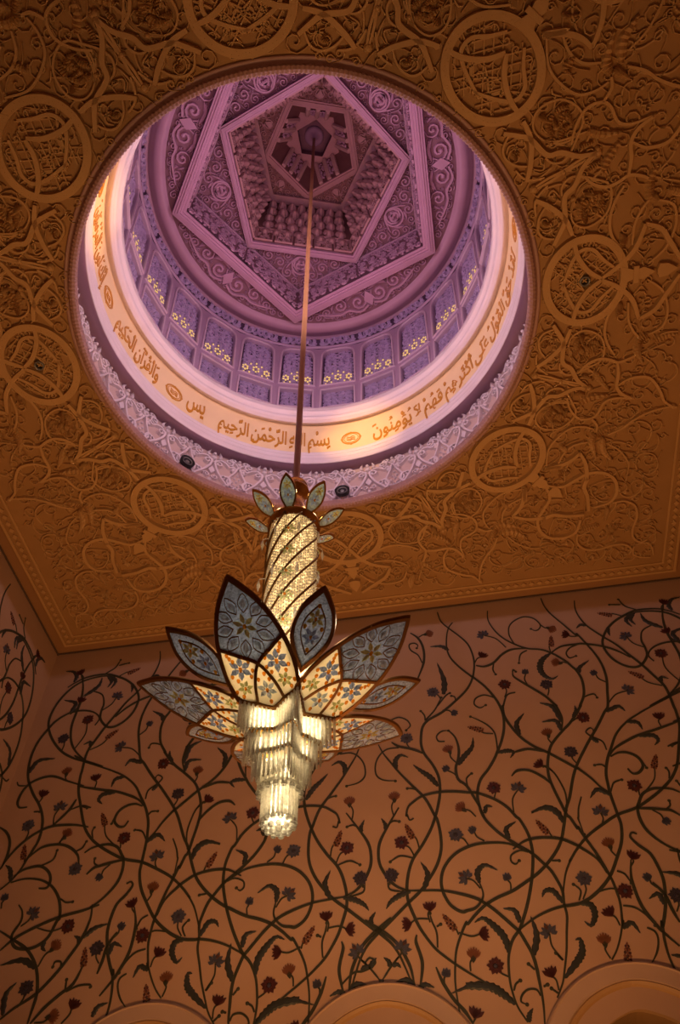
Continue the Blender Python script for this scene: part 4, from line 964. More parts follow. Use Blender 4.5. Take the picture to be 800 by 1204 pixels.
# ---- the drum: 24 window bays
B0=Vector((3.63,17.24)); B1=Vector((4.06,21.28)); BL=(B1-B0).length; bd=(B1-B0)/BL; bn=Vector((-bd.y,bd.x))   # bn points to the axis
def fbay(u,v,h):
    q=B0+bd*v+bn*h; return (q.x,u,q.y-DZ)
hw=lambda v:(B0.x+bd.x*v)*math.tan(PI/24)+.003
def arch_out(w,v0,v1,sh,n=10):
    # rectangle with rounded, flattened head
    P=[(w,v0)]; P+=[(w*math.copysign(abs(math.cos(a))**.55,math.cos(a)),sh+(v1-sh)*abs(math.sin(a))**.8) for a in [PI*i/n for i in range(n+1)]]
    P.append((-w,v0)); return P
LOW=[(.375,.06),(.375,1.10),(-.375,1.10),(-.375,.06)]
UP=arch_out(.40,1.42,3.86,3.30)
mo=MB(); mb=MB(); holed(mb,[(-hw(0),0),(hw(0),0),(hw(BL),BL),(-hw(BL),BL)],[LOW,UP],fbay)
for Pp in (LOW,UP):
    n=len(Pp); mb.add([fbay(x,y,0) for x,y in Pp]+[fbay(x,y,-.10) for x,y in Pp],[(i,(i+1)%n,n+(i+1)%n,n+i) for i in range(n)])
    L=[(x*1.06,(y-(2.6 if Pp is UP else .6))*1.02+(2.6 if Pp is UP else .6)) for x,y in Pp]
    ribbon(mo,L+[L[0]],.055,.035,fbay,closed=True,sm=0)
mo_me=mo.mesh('opening_moulding','lilac_l')
bay_me=mb.mesh('window_bay','lilac')
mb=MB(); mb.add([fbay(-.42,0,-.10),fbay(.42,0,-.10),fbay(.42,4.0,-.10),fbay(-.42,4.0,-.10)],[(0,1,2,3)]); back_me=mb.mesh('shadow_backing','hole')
def lat(P,seed,radii,grid):
    m=MB(); f=lambda u,v,h:fbay(u,v,h-.095)
    scrollwork(m,P,radii,seed,.05,f,tries=700,wk=.27,mirror=True,n=7)
    xs=[q[0] for q in P]; ys=[q[1] for q in P]
    x=min(xs)
    g=grid
    for i in range(-12,40):
        for s in (1,-1):
            pts=[(t,min(ys)+i*g+s*(t+.4)*1.0) for t in [(-.4+.05*k) for k in range(17)]]
            pts=[q for q in pts if inside(P2,q[0],q[1])]
            if len(pts)>1: ribbon(m,pts,.016,.03,f,sm=0)
    return m
P2=LOW; low_l=lat([(0,.08),(.36,.08),(.36,1.08),(0,1.08)],21,[.10,.075,.055,.042],.22).mesh('lower_lattice','lattice')
P2=UP; up_l=lat([(0,1.45),(.38,1.45),(.38,3.4),(.25,3.75),(0,3.82)],22,[.10,.075,.055,.042],.22).mesh('window_lattice','lattice')
mb=MB(); fp=lambda u,v,h:fbay(u,v,h-.055)
def oval(cx,cy,rx,ry): poly(mb,[(cx+rx*math.cos(2*PI*k/7),cy+ry*math.sin(2*PI*k/7)) for k in range(7)],.012,fp)
for cx,cy,q in ((0,1.98,1),(-.27,1.93,.85),(.27,1.93,.85)):
    for k in range(6):
        a=2*PI*k/6+PI/6; oval(cx+.072*q*math.cos(a),cy+.16*q*math.sin(a),.026,.05)
for cx,cy in ((0,2.36),(-.16,1.68),(.16,1.68),(-.30,1.62),(.30,1.62),(-.14,2.24),(.14,2.24)): oval(cx,cy,.022,.045)
pane_me=mb.mesh('yellow_panes','pane')
for i in range(24):
    b=link('window_bay',bay_me,dome,rotz=2*PI*i/24)
    link('opening_moulding',mo_me,b); link('shadow_backing',back_me,b); link('lower_lattice',low_l,b); link('window_lattice',up_l,b); link('yellow_panes',pane_me,b)
# upper frieze and ring
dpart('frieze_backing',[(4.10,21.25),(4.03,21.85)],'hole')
mb=MB(); H0=Vector((4.05,21.30)); H1=Vector((3.985,21.80)); hd=(H1-H0).normalized(); hn=Vector((-1,0))
def ffr(u,v,h): q=H0+hd*v+hn*h; return (q.x*math.cos(u/4.03),q.x*math.sin(u/4.03),q.y-DZ)
half=2*PI*4.03/48
scrollwork(mb,[(0,.06),(half-.02,.06),(half-.02,.42),(0,.42)],[.10,.06,.045],33,.04,ffr,tries=500,wk=.4,mirror=True,n=8)
for s in (1,-1): ribbon(mb,[(s*(half-.07),.24),(s*half,.36)],.05,.05,ffr,sm=2); ribbon(mb,[(s*(half-.07),.24),(s*half,.12)],.05,.05,ffr,sm=2)
fz=mb.mesh('frieze_tracery','lattice')
for i in range(24): link('frieze_tracery',fz,dome,rotz=2*PI*(i+.5)/24)
dpart('drum_fillet',[(4.07,21.27),(4.02,21.275),(4.01,21.32),(4.055,21.34)],'lilac')
dpart('ring_moulding',[(4.02,21.74),(3.96,21.745),(3.93,21.76),(3.90,21.72),(3.86,21.68),(3.82,21.66),(3.78,21.60),(3.70,21.56),(3.62,21.55),(3.56,21.57),(3.53,21.62),(3.50,21.64)],'mauve')

# ---- the stepped star vault
def pent(R,az): return [(R*math.cos(math.radians(az+72*k)),R*math.sin(math.radians(az+72*k))) for k in range(5)]
def frame(name,Ri,Ro,z,az,m,h=.22,steps=4):
    mb=MB(); rings=[]
    prof=[(Ro,h)]
    for i in range(steps):
        r=Ro+(Ri-Ro)*i/steps; r2=Ro+(Ri-Ro)*(i+.8)/steps; hh=.035*(i if i<steps/2 else steps-1-i)
        prof+= [(r,-hh),(r2,-hh)]
    prof+=[(Ri,0),(Ri,h)]
    for r,dh in prof: rings.append([(x,y,z+dh-DZ) for x,y in pent(r,az)])
    for a,b in zip(rings,rings[1:]):
        mb.add(a+b,[(i,(i+1)%5,5+(i+1)%5,5+i) for i in range(5)])
    return mb.build(name,m,dome)
def walls(name,R,z0,z1,az,m,R2=None):
    mb=MB(); a=[(x,y,z0-DZ) for x,y in pent(R,az)]; b=[(x,y,z1-DZ) for x,y in pent(R2 or R,az)]
    mb.add(a+b,[(i,(i+1)%5,5+(i+1)%5,5+i) for i in range(5)]); return mb.build(name,m,dome)
A1,A2=35.5,-.5
# segments between ring and outer star
mb=MB(); ns=40; c36=math.cos(PI/5)
def fpl(z,az,x0=0): # local plane looking up: u tangential, v outward
    ca,sa=math.cos(math.radians(az)),math.sin(math.radians(az))
    return lambda u,v,h:(v*ca-u*sa,v*sa+u*ca,z-h-DZ)
mid=A1+36
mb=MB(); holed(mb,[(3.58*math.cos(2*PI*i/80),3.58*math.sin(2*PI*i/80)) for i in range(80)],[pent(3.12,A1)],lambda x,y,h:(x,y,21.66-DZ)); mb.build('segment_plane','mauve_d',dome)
seg=[(0,2.80)]+[(1.80*t,2.80) for t in (.5,1)]+[(3.46*math.sin(a),3.46*math.cos(a)) for a in [math.radians(31-31*i/8) for i in range(9)]]
f0=fpl(21.655,0)
mb=MB(); scrollwork(mb,seg,[.15,.11,.085,.065,.05,.04],41,.06,f0,tries=1600,wk=.30,mirror=True,seeds=[(.30,3.12,.24),(.78,3.0,.20)])
poly(mb,[(0,3.36),(.14,3.14),(0,2.9),(-.14,3.14)],.08,f0)
for s in (1,-1):
    ribbon(mb,[(s*.08,3.30),(s*.35,3.38),(s*.62,3.22),(s*.85,3.22),(s*1.1,3.12),(s*1.4,2.95)],.07,.08,f0,taper=(1,.4)); leaf_shape(mb,[(s*.1,2.92),(s*.35,2.86),(s*.6,2.92)],.12,.07,f0)
sg=mb.mesh('carved_segment','mauve')
for k in range(5): link('carved_segment',sg,dome,rotz=math.radians(mid+72*k))
frame('outer_star_frame',3.09,3.45,21.42,A1,'mauve',.3,5)
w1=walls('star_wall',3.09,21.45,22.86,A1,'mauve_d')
# fine lattice on the star walls
mb=MB(); EL=2*3.09*math.sin(PI/5); ap=3.09*c36
fw=lambda u,v,h:(ap-h,u,21.5+v-DZ)
scrollwork(mb,[(0,.02),(EL/2-.02,.02),(EL/2-.02,1.25),(0,1.25)],[.14,.10,.07,.05],51,.04,fw,tries=700,wk=.36,mirror=True,n=8)
ribbon(mb,[(-EL/2,1.22),(EL/2,1.22)],.06,.06,fw,sm=1)
lw=mb.mesh('star_wall_lattice','mauve')
for k in range(5): link('star_wall_lattice',lw,dome,rotz=math.radians(mid+72*k))
# triangles between the two stars
mb=MB(); n5=pent(3.10,A1); i5=pent(2.3,A2)
for k in range(5):
    a=n5[k]; b=n5[(k+1)%5]; q=i5[(k+1)%5]; p2=i5[k]
    mb.add([(a[0],a[1],22.82-DZ),(q[0],q[1],22.82-DZ),(p2[0],p2[1],22.82-DZ)],[(0,1,2)]); mb.add([(a[0],a[1],22.83-DZ),(b[0],b[1],22.83-DZ),(q[0],q[1],22.83-DZ)],[(0,1,2)])
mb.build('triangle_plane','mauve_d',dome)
f1=fpl(22.815,0); mb=MB()
tri1=[(0,2.0),(1.42,2.0),(.02,3.06),(0,3.06)]
ribbon(mb,[(.24*math.cos(2*PI*i/20),2.36+.24*math.sin(2*PI*i/20)) for i in range(21)],.06,.08,f1,closed=True,sm=0)
for k in range(6): disc(mb,.11*math.cos(k*PI/3),2.36+.11*math.sin(k*PI/3),.05,.07,f1,6)
scrollwork(mb,tri1,[.16,.12,.09,.065,.05,.04],61,.06,f1,tries=1100,wk=.30,mirror=True,seeds=[(0,2.36,.27)])
tg=mb.mesh('carved_triangle','mauve')
for k in range(5): link('carved_triangle',tg,dome,rotz=math.radians(A1+72*k))
frame('inner_star_frame',2.27,2.50,22.58,A2,'mauve',.26,4)
# corbelled walls of the inner star
walls('corbel_wall',2.28,22.6,25.55,A2,'rose_d',2.0)
mb=MB(); EL=2*2.28*math.sin(PI/5); ap=2.28*c36
def fw2(u,v,h): return (ap-.09*v-h,u*(1-.05*v),22.65+v-DZ)
for i in range(5):
    x=-EL/2+EL*(i+.5)/5; L=[(x-.22,.12),(x+.22,.12),(x+.22,.84),(x-.22,.84)]
    ribbon(mb,L+[L[0]],.05,.05,fw2,closed=True,sm=0)
    scrollwork(mb,L,[.10,.07,.045],70+i,.04,fw2,tries=120,wk=.36,n=8)
for j in range(5):
    nn=7 if j%2 else 8; v=.85+.42*j
    for i in range(nn):
        x=-EL/2*.93+EL*.93*(i+.5)/nn; r=EL/2/nn*.95; h=.07+.035*j
        disc(mb,x,v-.10,r*.95,h,fw2,10,rings=3); disc(mb,x,v-.26,r*.5,h+.05,fw2,8,rings=3)
ribbon(mb,[(-EL/2,2.86),(EL/2,2.86)],.10,.22,fw2,sm=1)
cw=mb.mesh('muqarnas_tiers','rose')
for k in range(5): link('muqarnas_tiers',cw,dome,rotz=math.radians(A2+36+72*k))
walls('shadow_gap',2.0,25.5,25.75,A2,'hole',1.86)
# corner triangles and third star
mb=MB(); n5=pent(2.05,A2); i5=pent(1.30,A1)
for k in range(5):
    a=n5[k]; b=n5[(k+1)%5]; q=i5[k]; p2=i5[k-1]
    mb.add([(a[0],a[1],25.72-DZ),(b[0],b[1],25.72-DZ),(q[0],q[1],25.72-DZ)],[(0,1,2)]); mb.add([(a[0],a[1],25.72-DZ),(q[0],q[1],25.72-DZ),(p2[0],p2[1],25.72-DZ)],[(0,1,2)])
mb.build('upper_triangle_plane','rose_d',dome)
f2=fpl(25.715,0); mb=MB(); tri2=[(0,1.16),(.84,1.16),(.03,1.82),(0,1.82)]
scrollwork(mb,tri2,[.11,.085,.065,.05,.04],81,.05,f2,tries=1300,wk=.32,mirror=True,seeds=[(0,1.36,.15)])
poly(mb,[(0,1.50),(.08,1.36),(0,1.24),(-.08,1.36)],.06,f2)
tg2=mb.mesh('upper_carved_triangle','rose')
for k in range(5): link('upper_carved_triangle',tg2,dome,rotz=math.radians(A2+72*k))
frame('lantern_frame',1.22,1.46,25.66,A1,'rose',.2,4)
# lantern: sloping panels, fifteen ribs, flat collar and pentagonal eye
mb=MB(); a=[(x,y,25.72-DZ) for x,y in pent(1.25,A1)]; b=[(x,y,26.75-DZ) for x,y in pent(.80,A1)]
mb.add(a+b,[(i,(i+1)%5,5+(i+1)%5,5+i) for i in range(5)]); mb.build('lantern_slope','rose_d',dome)
mb=MB(); a=[(x,y,26.72-DZ) for x,y in pent(.86,A1)]; b=[(x,y,26.72-DZ) for x,y in pent(.53,A2)]
fs=[]
mb.add(a+b,[(k,5+(k+1)%5,5+k) for k in range(5)]+[(k,(k+1)%5,5+(k+1)%5) for k in range(5)]); mb.build('lantern_collar','rose',dome)
rib=MB(); ap1=1.22*c36; ap2=.80*c36
P0=Vector((ap1-.02,0,25.74-DZ)); P1=Vector((ap2-.02,0,26.68-DZ))
tube(rib,[P0.lerp(P1,i/24) for i in range(25)],.062,6,rf=lambda t:1+.22*(round(t*24)%2))
rib_me=rib.mesh('lantern_rib','ribm')
pan=MB()
def fpn(u,v,h):
    q=P0.lerp(P1,v); return (q.x-h,u,q.z)
scrollwork(pan,[(-.13,.1),(.13,.1),(.13,.9),(-.13,.9)],[.07,.05],91,.03,fpn,tries=200,n=7)
pan_me=pan.mesh('lantern_panel','mauve')
for k in range(5):
    rz=math.radians(A1+36+72*k)
    for u in (-.34,0,.34):
        c,s=math.cos(rz),math.sin(rz); link('lantern_rib',rib_me,dome,rotz=rz,loc=(-s*u*.8,c*u*.8,0))
    for u in (-.17,.17):
        c,s=math.cos(rz),math.sin(rz); link('lantern_panel',pan_me,dome,rotz=rz,loc=(-s*u*.8,c*u*.8,0))
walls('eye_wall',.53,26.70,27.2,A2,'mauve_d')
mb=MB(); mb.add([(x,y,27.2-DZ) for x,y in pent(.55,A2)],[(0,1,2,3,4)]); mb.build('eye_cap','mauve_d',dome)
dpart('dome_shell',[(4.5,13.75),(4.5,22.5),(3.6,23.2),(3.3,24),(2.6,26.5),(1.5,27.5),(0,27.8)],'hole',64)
# ================================================================ the chandelier
CZ=4.72
chand=empty('chandelier',(0,0,CZ),label='huge gilt lotus chandelier of jewelled glass petals and crystal tiers on a long rod',category='chandelier')
def cz_(z): return z-CZ
mb=MB(); tube(mb,[(0,0,cz_(9.0)),(0,0,cz_(15)),(0,0,cz_(21)),(0,0,cz_(27.0))],.04,12); mb.build('rod','rodm',chand,smooth=True)
mb=MB(); lathe(mb,[(.04,cz_(26.75)),(.07,cz_(26.8)),(.12,cz_(26.95)),(.20,cz_(27.0)),(.26,cz_(27.05)),(.28,cz_(27.12)),(.28,cz_(27.2))],32); mb.build('ceiling_rose','lilac',chand,smooth=True)
# neck above the collar
mb=MB(); lathe(mb,[(.04,cz_(9.12)),(.06,cz_(9.09)),(.12,cz_(9.07)),(.135,cz_(9.03)),(.12,cz_(8.99)),(.145,cz_(8.96)),(.155,cz_(8.92)),(.13,cz_(8.87)),(.105,cz_(8.78)),(.12,cz_(8.62)),(.18,cz_(8.46)),(.25,cz_(8.36)),(.275,cz_(8.32)),(.285,cz_(8.28)),(.275,cz_(8.24)),(.255,cz_(8.23)),(.25,cz_(8.20))],40); mb.build('neck','gold',chand,smooth=True)
# column of crystal strands
mb=MB(); lathe(mb,[(.001,cz_(8.24)),(.215,cz_(8.24)),(.215,cz_(5.85)),(.001,cz_(5.85))],40); mb.build('column_lamp','lamp_col',chand,smooth=True)
mb=MB(); NS=64; jr=random.Random(8)
oct_f=[(0,2,4),(2,1,4),(1,3,4),(3,0,4),(2,0,5),(1,2,5),(3,1,5),(0,3,5)]
for i in range(NS):
    a=2*PI*i/NS; x,y=.245*math.cos(a),.245*math.sin(a)
    for k in range(55):
        z=cz_(8.21)-k*.042-(i%2)*.021; r=.0115*jr.uniform(.7,1.15); q=.019; z+=jr.uniform(-.008,.008)
        mb.add([(x+r,y,z),(x-r,y,z),(x,y+r,z),(x,y-r,z),(x,y,z+q),(x,y,z-q)],oct_f)
mb.build('crystal_strands','crystal',chand,kind='stuff')
for k in range(9):
    mb=MB(); P=[]
    for i in range(81):
        t=i/80; z=5.90+2.33*t; a=k*2*PI/9-.5+2*PI*(z-5.9)/2.9; P.append((.262*math.cos(a),.262*math.sin(a),cz_(z)))
    tube(mb,P,.012,6); mb.build('spiral_band','bronze',chand,smooth=True)
def star_flower(mb,fm,x,y,r,n,wd,h,mi,a0=0,mc=None):
    for k in range(n):
        a=a0+2*PI*k/n; c,s=math.cos(a),math.sin(a)
        L=[(.14*r,0),(.36*r,wd*r*.85),(.62*r,wd*r*.95),(r,0),(.62*r,-wd*r*.95),(.36*r,-wd*r*.85)]; q=[(x+p*c-t*s,y+p*s+t*c) for p,t in L]
        vs=[fm(*g,0) for g in q]+[fm(x+.5*r*c,y+.5*r*s,h)]; mb.add(vs,[(i,(i+1)%6,6) for i in range(6)],mi)
    if mc is not None: disc(mb,x,y,r*.17,h*1.2,fm,6,mc)
fcol=MB()
def fcl(u,v,h): a=u/.26; return ((.268+h)*math.cos(a),(.268+h)*math.sin(a),v)
star_flower(fcol,fcl,0,0,.085,6,.20,.02,0,0,1)
fc_me=fcol.mesh('column_flower',['gem_green','gem_amber'])
for z in (6.3,6.625,6.95,7.275,7.6,7.925):
    for k in range(3): link('column_flower',fc_me,chand,loc=(0,0,cz_(z)),rotz=math.radians(272)+k*2*PI/3)
# small crystal pendants round the column
mb=MB(); mb.add([(.02,0,0),(-.02,0,0),(0,.02,0),(0,-.02,0),(0,0,.09),(0,0,-.09)],oct_f); tube(mb,[(0,0,.085),(-.03,0,.11),(-.06,0,.115)],.004,4)
pd=mb.mesh('column_pendant','crystal')
for i in range(24):
    a=2*PI*(i+.5)/8; link('column_pendant',pd,chand,loc=(.315*math.cos(a),.315*math.sin(a),cz_(7.9)-(i//8)*.62),rotz=a)
# ---- generic jewelled petal
def slab(mb,P,fm,h0,h1,mi=0):
    n=len(P); holed(mb,P,[],fm,h0,mi); holed(mb,P,[],fm,h1,mi)
    mb.add([fm(x,y,h0) for x,y in P]+[fm(x,y,h1) for x,y in P],[(i,(i+1)%n,n+(i+1)%n,n+i) for i in range(n)],mi)
def gem(mb,fm,x,y,a,l,w,h,mi):
    c,s=math.cos(a),math.sin(a); L=[(-l,0),(-l*.4,w*.8),(l*.25,w),(l,0),(l*.25,-w),(-l*.4,-w*.8)]
    q=[(x+p*c-t*s,y+p*s+t*c) for p,t in L]; q2=[(x+.5*(p*c-t*s),y+.5*(p*s+t*c)) for p,t in L]
    vs=[fm(*g,0) for g in q]+[fm(*g,h) for g in q2]; mb.add(vs,[(i,(i+1)%6,6+(i+1)%6,6+i) for i in range(6)]+[tuple(range(6,12))],mi)
def fl(s,t,h):  # lotus surface: gentle cup, h measured downwards (towards the hall)
    z=5.69+(s-.19)*.42+.02*(s-.7)**2; return (s-h*.38,t,cz_(z)-h*.92)
def framed(mb,P,w,hh,fm,closed=False,sm=6):
    ribbon(mb,P,w,hh,fm,closed=closed,sm=sm,flat=.8); ribbon(mb,P,w,-hh,fm,closed=closed,sm=sm,flat=.8)
side=[(1.255,0),(1.17,.075),(1.055,.16),(.90,.232),(.76,.268),(.62,.285),(.48,.283),(.335,.255)]
sideS=smooth_pts(side,4); sideS=[(p.x,p.y) for p in sideS]
jn=min(range(len(sideS)),key=lambda i:abs(sideS[i][0]-.76))
arcR=[(.76,.268),(.67,.125),(.585,0),(.44,-.075),(.295,-.108)]   # from right junction over to the left base
aS=[(p.x,p.y) for p in smooth_pts(arcR,5)]; ci=10
mir=lambda L:[(x,-y) for x,y in L]
outer_cell=sideS[:jn+1]+aS[1:ci+1]+list(reversed(mir(aS)[1:ci]))+list(reversed(mir(sideS[1:jn+1])))
right_cell=sideS[jn:]+[(.295,.108)]+list(reversed(mir(aS)[ci:-1]))+list(reversed(aS[1:ci]))
inner_cell=aS[ci:]+[(.215,0)]+list(reversed(mir(aS)[ci+1:]))
fr=MB()
whole=list(reversed(mir(sideS)))+sideS[1:]
framed(fr,whole,.036,.016,fl,sm=0); framed(fr,[(.335,.255),(.215,0),(.335,-.255)],.036,.016,fl,sm=0)
framed(fr,aS,.026,.014,fl,sm=0); framed(fr,mir(aS),.026,.014,fl,sm=0)
fr_me=fr.mesh('lotus_petal','bronze')
o1=MB(); slab(o1,outer_cell,fl,-.006,.006); o1m=o1.mesh('smoky_pane','smoke')
o2=MB(); slab(o2,right_cell,fl,-.006,.006); o2m=o2.mesh('opal_pane','opal')
o3=MB(); slab(o3,mir(right_cell),fl,-.006,.006); o3m=o3.mesh('opal_pane','opal')
o4=MB(); slab(o4,inner_cell,fl,-.006,.006); o4m=o4.mesh('opal_pane','opal')
fg=lambda u,v,h:fl(u,v,h+.007)
r=MB()   # rosette of the smoky pane
star_flower(r,fg,.885,0,.10,6,.20,.022,1,0,2)
for k in range(10):
    a=2*PI*k/10+.3; gem(r,fg,.885+.170*math.cos(a),.160*math.sin(a),a,.046,.026,.02,0)
    ribbon(r,[(.885+(.175+d)*math.cos(a+e),(.165+d)*math.sin(a+e)) for d,e in ((-.07,0),(0,.26),(.075,0),(0,-.26),(-.07,0))],.006,.006,fg,sm=3,mi=3)
ro_me=r.mesh('crystal_rosette',['gem_clear','gem_yellow','gem_amber','bronze'])
sprays=[]
def jewel(x,y,r,wd,h,col,a0):
    q=MB(); star_flower(q,fg,x,y,r,6,wd,h,0,a0,1); sprays.append(('jewel_flower',q.mesh('jewel_flower',[col,'gem_amber'])))
for s in (1,-1):
    jewel(.575,s*.152,.098,.25,.024,'gem_blue',.2); jewel(.42,s*.165,.066,.24,.018,'gem_green',.5)
    q=MB()
    for x,y in ((.70,.222),(.672,.21),(.645,.192),(.665,.11),(.62,.07),(.53,.235),(.49,.20),(.50,.085),(.545,.06),(.36,.20),(.405,.242)): disc(q,x,s*y,.0155,.018,fg,8)
    sprays.append(('amber_studs',q.mesh('amber_studs','gem_amber')))
jewel(.37,0,.082,.24,.02,'gem_pale',0)
q=MB()
for x,y in ((.50,.02),(.465,-.04),(.45,.045),(.275,0)): disc(q,x,y,.0155,.018,fg,8)
sprays.append(('amber_studs',q.mesh('amber_studs','gem_amber')))
AZL=[188.6+72*k for k in range(5)]; AZS=[152.6+72*k for k in range(5)]
for az in AZL:
    p=link('lotus_petal',fr_me,chand,rotz=math.radians(az))
    link('smoky_pane',o1m,p); link('opal_pane',o2m,p); link('opal_pane',o3m,p); link('opal_pane',o4m,p); link('crystal_rosette',ro_me,p)
    for nm,sm in sprays: link(nm,sm,p,**({'kind':'stuff'} if nm=='amber_studs' else {}))
# narrow petals, set a little higher between the broad ones
def fs_(s,t,h): x,y,z=fl(s,t,h); return (x,y,z+.035)
half=[(1.135,0),(1.06,.065),(.97,.125),(.86,.155),(.74,.145),(.62,.085),(.50,0)]
hS=[(q.x,q.y) for q in smooth_pts(half,4)]; lens=hS+list(reversed(mir(hS)[1:-1]))
m=MB(); framed(m,lens+[lens[0]],.034,.016,fs_,closed=True,sm=0); nf=m.mesh('narrow_petal','bronze')
m=MB(); slab(m,lens,fs_,-.006,.006); np_=m.mesh('smoky_pane','smoke')
fgs=lambda u,v,h:fs_(u,v,h+.007); nj=[]
m=MB(); el=[(.83+(x-.83)*.62,y*.58) for x,y in lens]; ribbon(m,el+[el[0]],.010,.008,fgs,closed=True,sm=0); nj.append(('inner_leading',m.mesh('inner_leading','bronze')))
m=MB(); star_flower(m,fgs,.91,0,.08,6,.24,.02,0,0,1); nj.append(('jewel_flower',m.mesh('jewel_flower',['gem_yellow','gem_amber'])))
m=MB(); star_flower(m,fgs,.765,0,.075,6,.24,.02,0,.4,1); nj.append(('jewel_flower',m.mesh('jewel_flower',['gem_pale','gem_amber'])))
m=MB()
for x,y in ((1.01,0),(.84,.068),(.84,-.068),(.665,0)): disc(m,x,y,.0165,.018,fgs,8)
nj.append(('amber_studs',m.mesh('amber_studs','gem_amber')))
for az in AZS:
    p=link('narrow_petal',nf,chand,rotz=math.radians(az)); link('smoky_pane',np_,p)
    for nm,sm in nj: link(nm,sm,p,**({'kind':'stuff'} if nm=='amber_studs' else {}))
# collar of eight little petals
def fc8(s,t,h): return (s,t,cz_(8.27)+(s-.25)*.80-h)
half=[(.545,0),(.50,.045),(.44,.075),(.38,.082),(.32,.062),(.27,.03)]
hS=[(q.x,q.y) for q in smooth_pts(half,4)]; lens=hS+list(reversed(mir(hS)))
m=MB(); framed(m,lens+[lens[0]],.020,.012,fc8,closed=True,sm=0); cf=m.mesh('collar_petal','gold')
m=MB(); slab(m,lens,fc8,-.005,.005); cp=m.mesh('pearl_pane','pearl')
fg8=lambda u,v,h:fc8(u,v,h+.006); cj=[]
for x,r,col,a0 in ((.375,.064,'gem_pale',.2),(.457,.047,'gem_yellow',0)):
    m=MB(); star_flower(m,fg8,x,0,r,6,.25,.016,0,a0,1); cj.append(m.mesh('jewel_flower',[col,'gem_amber']))
for k in range(8):
    p=link('collar_petal',cf,chand,rotz=math.radians(136.5+45*k)); link('pearl_pane',cp,p)
    for sm in cj: link('jewel_flower',sm,p)
# ---- star-shaped crystal tiers
def star_pts(Ro,Ri):
    P=[]
    for k in range(5):
        for r,az in ((Ro,AZS[k]),(Ri,AZL[k]+0)):
            pass
    for k in range(5):
        a=math.radians(AZS[k]); b=math.radians(AZS[k]+36); P+=[(Ro*math.cos(a),Ro*math.sin(a)),(Ri*math.cos(b),Ri*math.sin(b))]
    return P
def along(P,d):
    out=[]
    for i in range(len(P)):
        a=Vector(P[i]); b=Vector(P[(i+1)%len(P)]); n=max(1,round((b-a).length/d))
        out+=[a.lerp(b,k/n) for k in range(n)]
    return out
def tier(Ro,Ri,z1,z0,rows,lampS,step=.034):
    pl=MB(); P=star_pts(Ro+.012,Ri+.01); poly(pl,P,0,lambda u,v,h:(u,v,cz_(z1)+h),0,.03); pl.build('tier_plate','gold',chand)
    m=MB()
    for r in range(rows):
        k=1-.13*r
        for q in along(star_pts(Ro*k,Ri*k),step):
            zz=z0-.02*((r+round(q.x*60))%2)+.03*r; tube(m,[(q.x,q.y,cz_(z1)),(q.x,q.y,cz_(zz+.03)),(q.x,q.y,cz_(zz))],.0125,6,rf=lambda t:(1,.9,.5)[min(2,int(t*2.01))])
    m.build('crystal_tubes','crystal',chand,kind='stuff')
    if lampS:
        m=MB(); P=star_pts(Ro*lampS,Ri*lampS); poly(m,P,cz_(z1)-.02,lambda u,v,h:(u,v,h),0,cz_(z0)+.06)
        m.add([(x,y,cz_(z0)+.06) for x,y in P],[tuple(range(10))]); m.build('tier_lamp','lamp',chand)
tier(.41,.19,5.745,5.48,2,.74)
tier(.30,.185,5.50,5.29,2,.70)
tier(.225,.165,5.33,5.12,2,.66)
def ring_tubes(r,z1,z0,n,nm='crystal_tubes'):
    m=MB()
    for i in range(n):
        a=2*PI*i/n; tube(m,[(r*math.cos(a),r*math.sin(a),cz_(z1)),(r*math.cos(a),r*math.sin(a),cz_(z0))],.0125,6)
    m.build(nm,'crystal',chand,kind='stuff')
def ball(mb,x,y,z,r,mi=0,n=8):
    vs=[(x,y,z-r)]; fs=[]
    for k in range(1,4):
        for i in range(n): a=2*PI*i/n; b=PI*k/4; vs.append((x+r*math.sin(b)*math.cos(a),y+r*math.sin(b)*math.sin(a),z-r*math.cos(b)))
    vs.append((x,y,z+r)); t=len(vs)-1
    for i in range(n):
        j=(i+1)%n; fs+=[(0,1+i,1+j)]+[(1+k*n+i,1+k*n+j,1+(k+1)*n+j,1+(k+1)*n+i) for k in range(2)]+[(1+2*n+i,1+2*n+j,t)]
    mb.add(vs,fs,mi)
ring_tubes(.16,5.25,5.07,30)
bm=MB(); ball(bm,0,0,0,.024,0,10); bme=bm.mesh('crystal_ball','crystal',True)
for i in range(16): a=2*PI*i/16; link('crystal_ball',bme,chand,loc=(.16*math.cos(a),.16*math.sin(a),cz_(5.05)))
m=MB(); lathe(m,[(.165,cz_(5.10)),(.172,cz_(5.09)),(.172,cz_(5.075)),(.165,cz_(5.07)),(.12,cz_(5.07))],36); m.build('crystal_ring','crystal',chand)
ring_tubes(.127,5.20,4.83,26); ring_tubes(.105,5.20,4.82,18)
m=MB(); lathe(m,[(.001,cz_(5.2)),(.085,cz_(5.2)),(.085,cz_(4.86)),(.001,cz_(4.86))],24); m.build('drop_lamp','lamp',chand)
for ri,n,z in ((.118,14,4.815),(.085,9,4.775),(.045,5,4.75),(0,1,4.745)):
    for i in range(n): a=2*PI*i/n+ri; link('crystal_ball',bme,chand,loc=(ri*math.cos(a),ri*math.sin(a),cz_(z)))
m=MB(); lathe(m,[(.20,cz_(5.95)),(.27,cz_(5.92)),(.30,cz_(5.86)),(.22,cz_(5.80)),(.19,cz_(5.75))],40); m.build('lotus_hub','gold',chand,smooth=True)
def clight(x,y,z,e,col,size):
    d=bpy.data.lights.new('chandelier_bulb_and_fill','POINT'); d.energy=e; d.color=col; d.shadow_soft_size=size
    o=bpy.data.objects.new('chandelier_bulb_and_fill',d); COL.objects.link(o); o.location=(x,y,z)
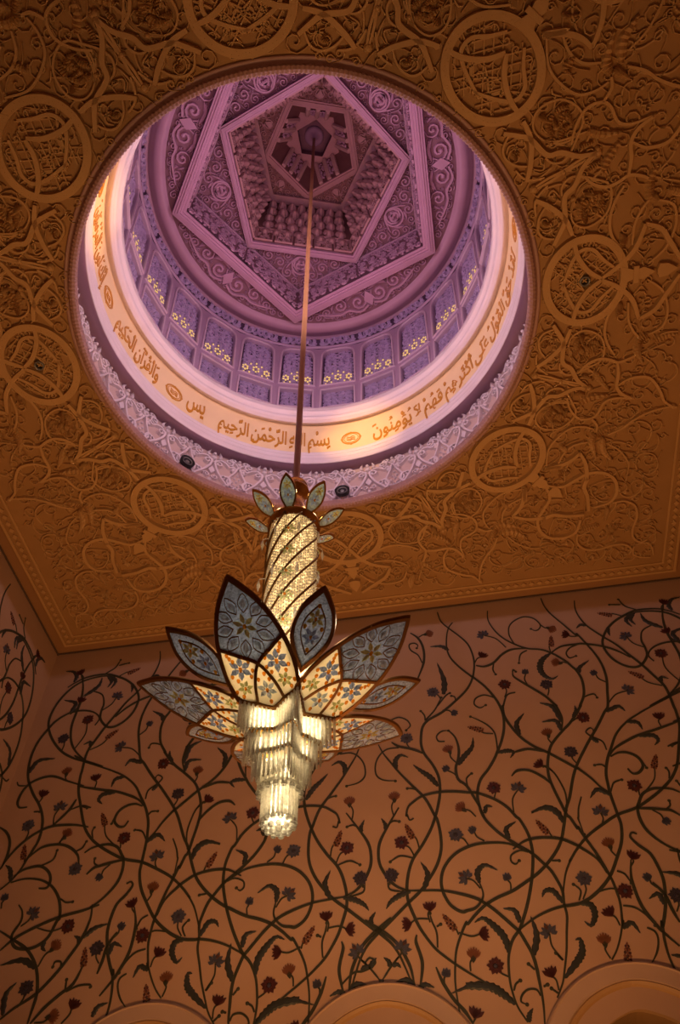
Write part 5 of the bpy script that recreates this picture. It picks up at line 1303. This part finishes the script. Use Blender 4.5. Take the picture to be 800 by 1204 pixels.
for az in AZL:
    a=math.radians(az); clight(.40*math.cos(a),.40*math.sin(a),6.0,16,(1,.76,.46),.04)
for k in range(8):
    a=math.radians(136.5+45*k); clight(.36*math.cos(a),.36*math.sin(a),8.60,1.3,(1,.82,.58),.03)  # added unseen lights to brighten the collar petals from behind
for az in AZL:
    a=math.radians(az); clight(.86*math.cos(a),.86*math.sin(a),6.26,6,(1,.86,.66),.05)  # added lights over the broad petals, to brighten their smoky panes
for az in AZS:
    a=math.radians(az); clight(.82*math.cos(a),.82*math.sin(a),6.28,4,(1,.86,.66),.05)  # added fill above the narrow petals as well
clight(0,0,5.0,14,(1,.58,.25),.10)

# ================================================================ small fittings
def on_frieze(az,z): a=math.radians(az); return (4.09*math.cos(a),4.09*math.sin(a),z),a
def speaker(az,label,tilt):
    loc,a=on_frieze(az,14.60)
    t=empty('loudspeaker',loc,label=label,category='loudspeaker',group='loudspeakers in the dome frieze'); t.rotation_euler=(0,-PI/2+tilt,a) ; t.rotation_mode='XYZ'
    t.rotation_euler=Matrix.Rotation(a,3,'Z').to_4x4().to_3x3().to_euler()
    f=lambda prof:[(r,h) for r,h in prof]
    def horn(name,prof,m):
        mb=MB(); n=20; k=len(prof)
        vs=[(-.45*h,.75*r*math.cos(2*PI*i/n),.75*r*math.sin(2*PI*i/n)) for i in range(n) for r,h in prof]
        fs=[(i*k+j,((i+1)%n)*k+j,((i+1)%n)*k+j+1,i*k+j+1) for i in range(n) for j in range(k-1)]
        mb.add(vs,fs); return mb.build(name,m,t,smooth=True)
    horn('housing',[(.19,-.05),(.20,.06),(.205,.13),(.19,.15),(.175,.14)],'black')
    horn('cone',[(.175,.14),(.15,.10),(.10,.05),(.06,.06),(.001,.07)],'black')
    horn('dust_cap',[(.06,.062),(.045,.09),(.001,.10)],'steel')
    horn('surround_ring',[(.14,.093),(.135,.108),(.12,.108),(.115,.085)],'steel')
speaker(90,'black round loudspeaker on the carved frieze close beside the chandelier rod',0)
speaker(135,'black round loudspeaker on the carved frieze below the gold verse rosette',.3)
for x in (4.43,-4.43):
    t=empty('ceiling_spotlight',(x,0,ROOMZ-.03),label='small dark recessed spotlight in the middle of a carved ceiling medallion',category='spotlight',group='spotlights in the ceiling medallions')
    mb=MB(); lathe(mb,[(.085,.03),(.085,-.04),(.075,-.055),(.06,-.05),(.055,-.02)],20); mb.build('trim_ring','steel',t,smooth=True)
    mb=MB(); lathe(mb,[(.058,-.03),(.04,.0),(.001,.01)],20); mb.build('lens','black',t,smooth=True)
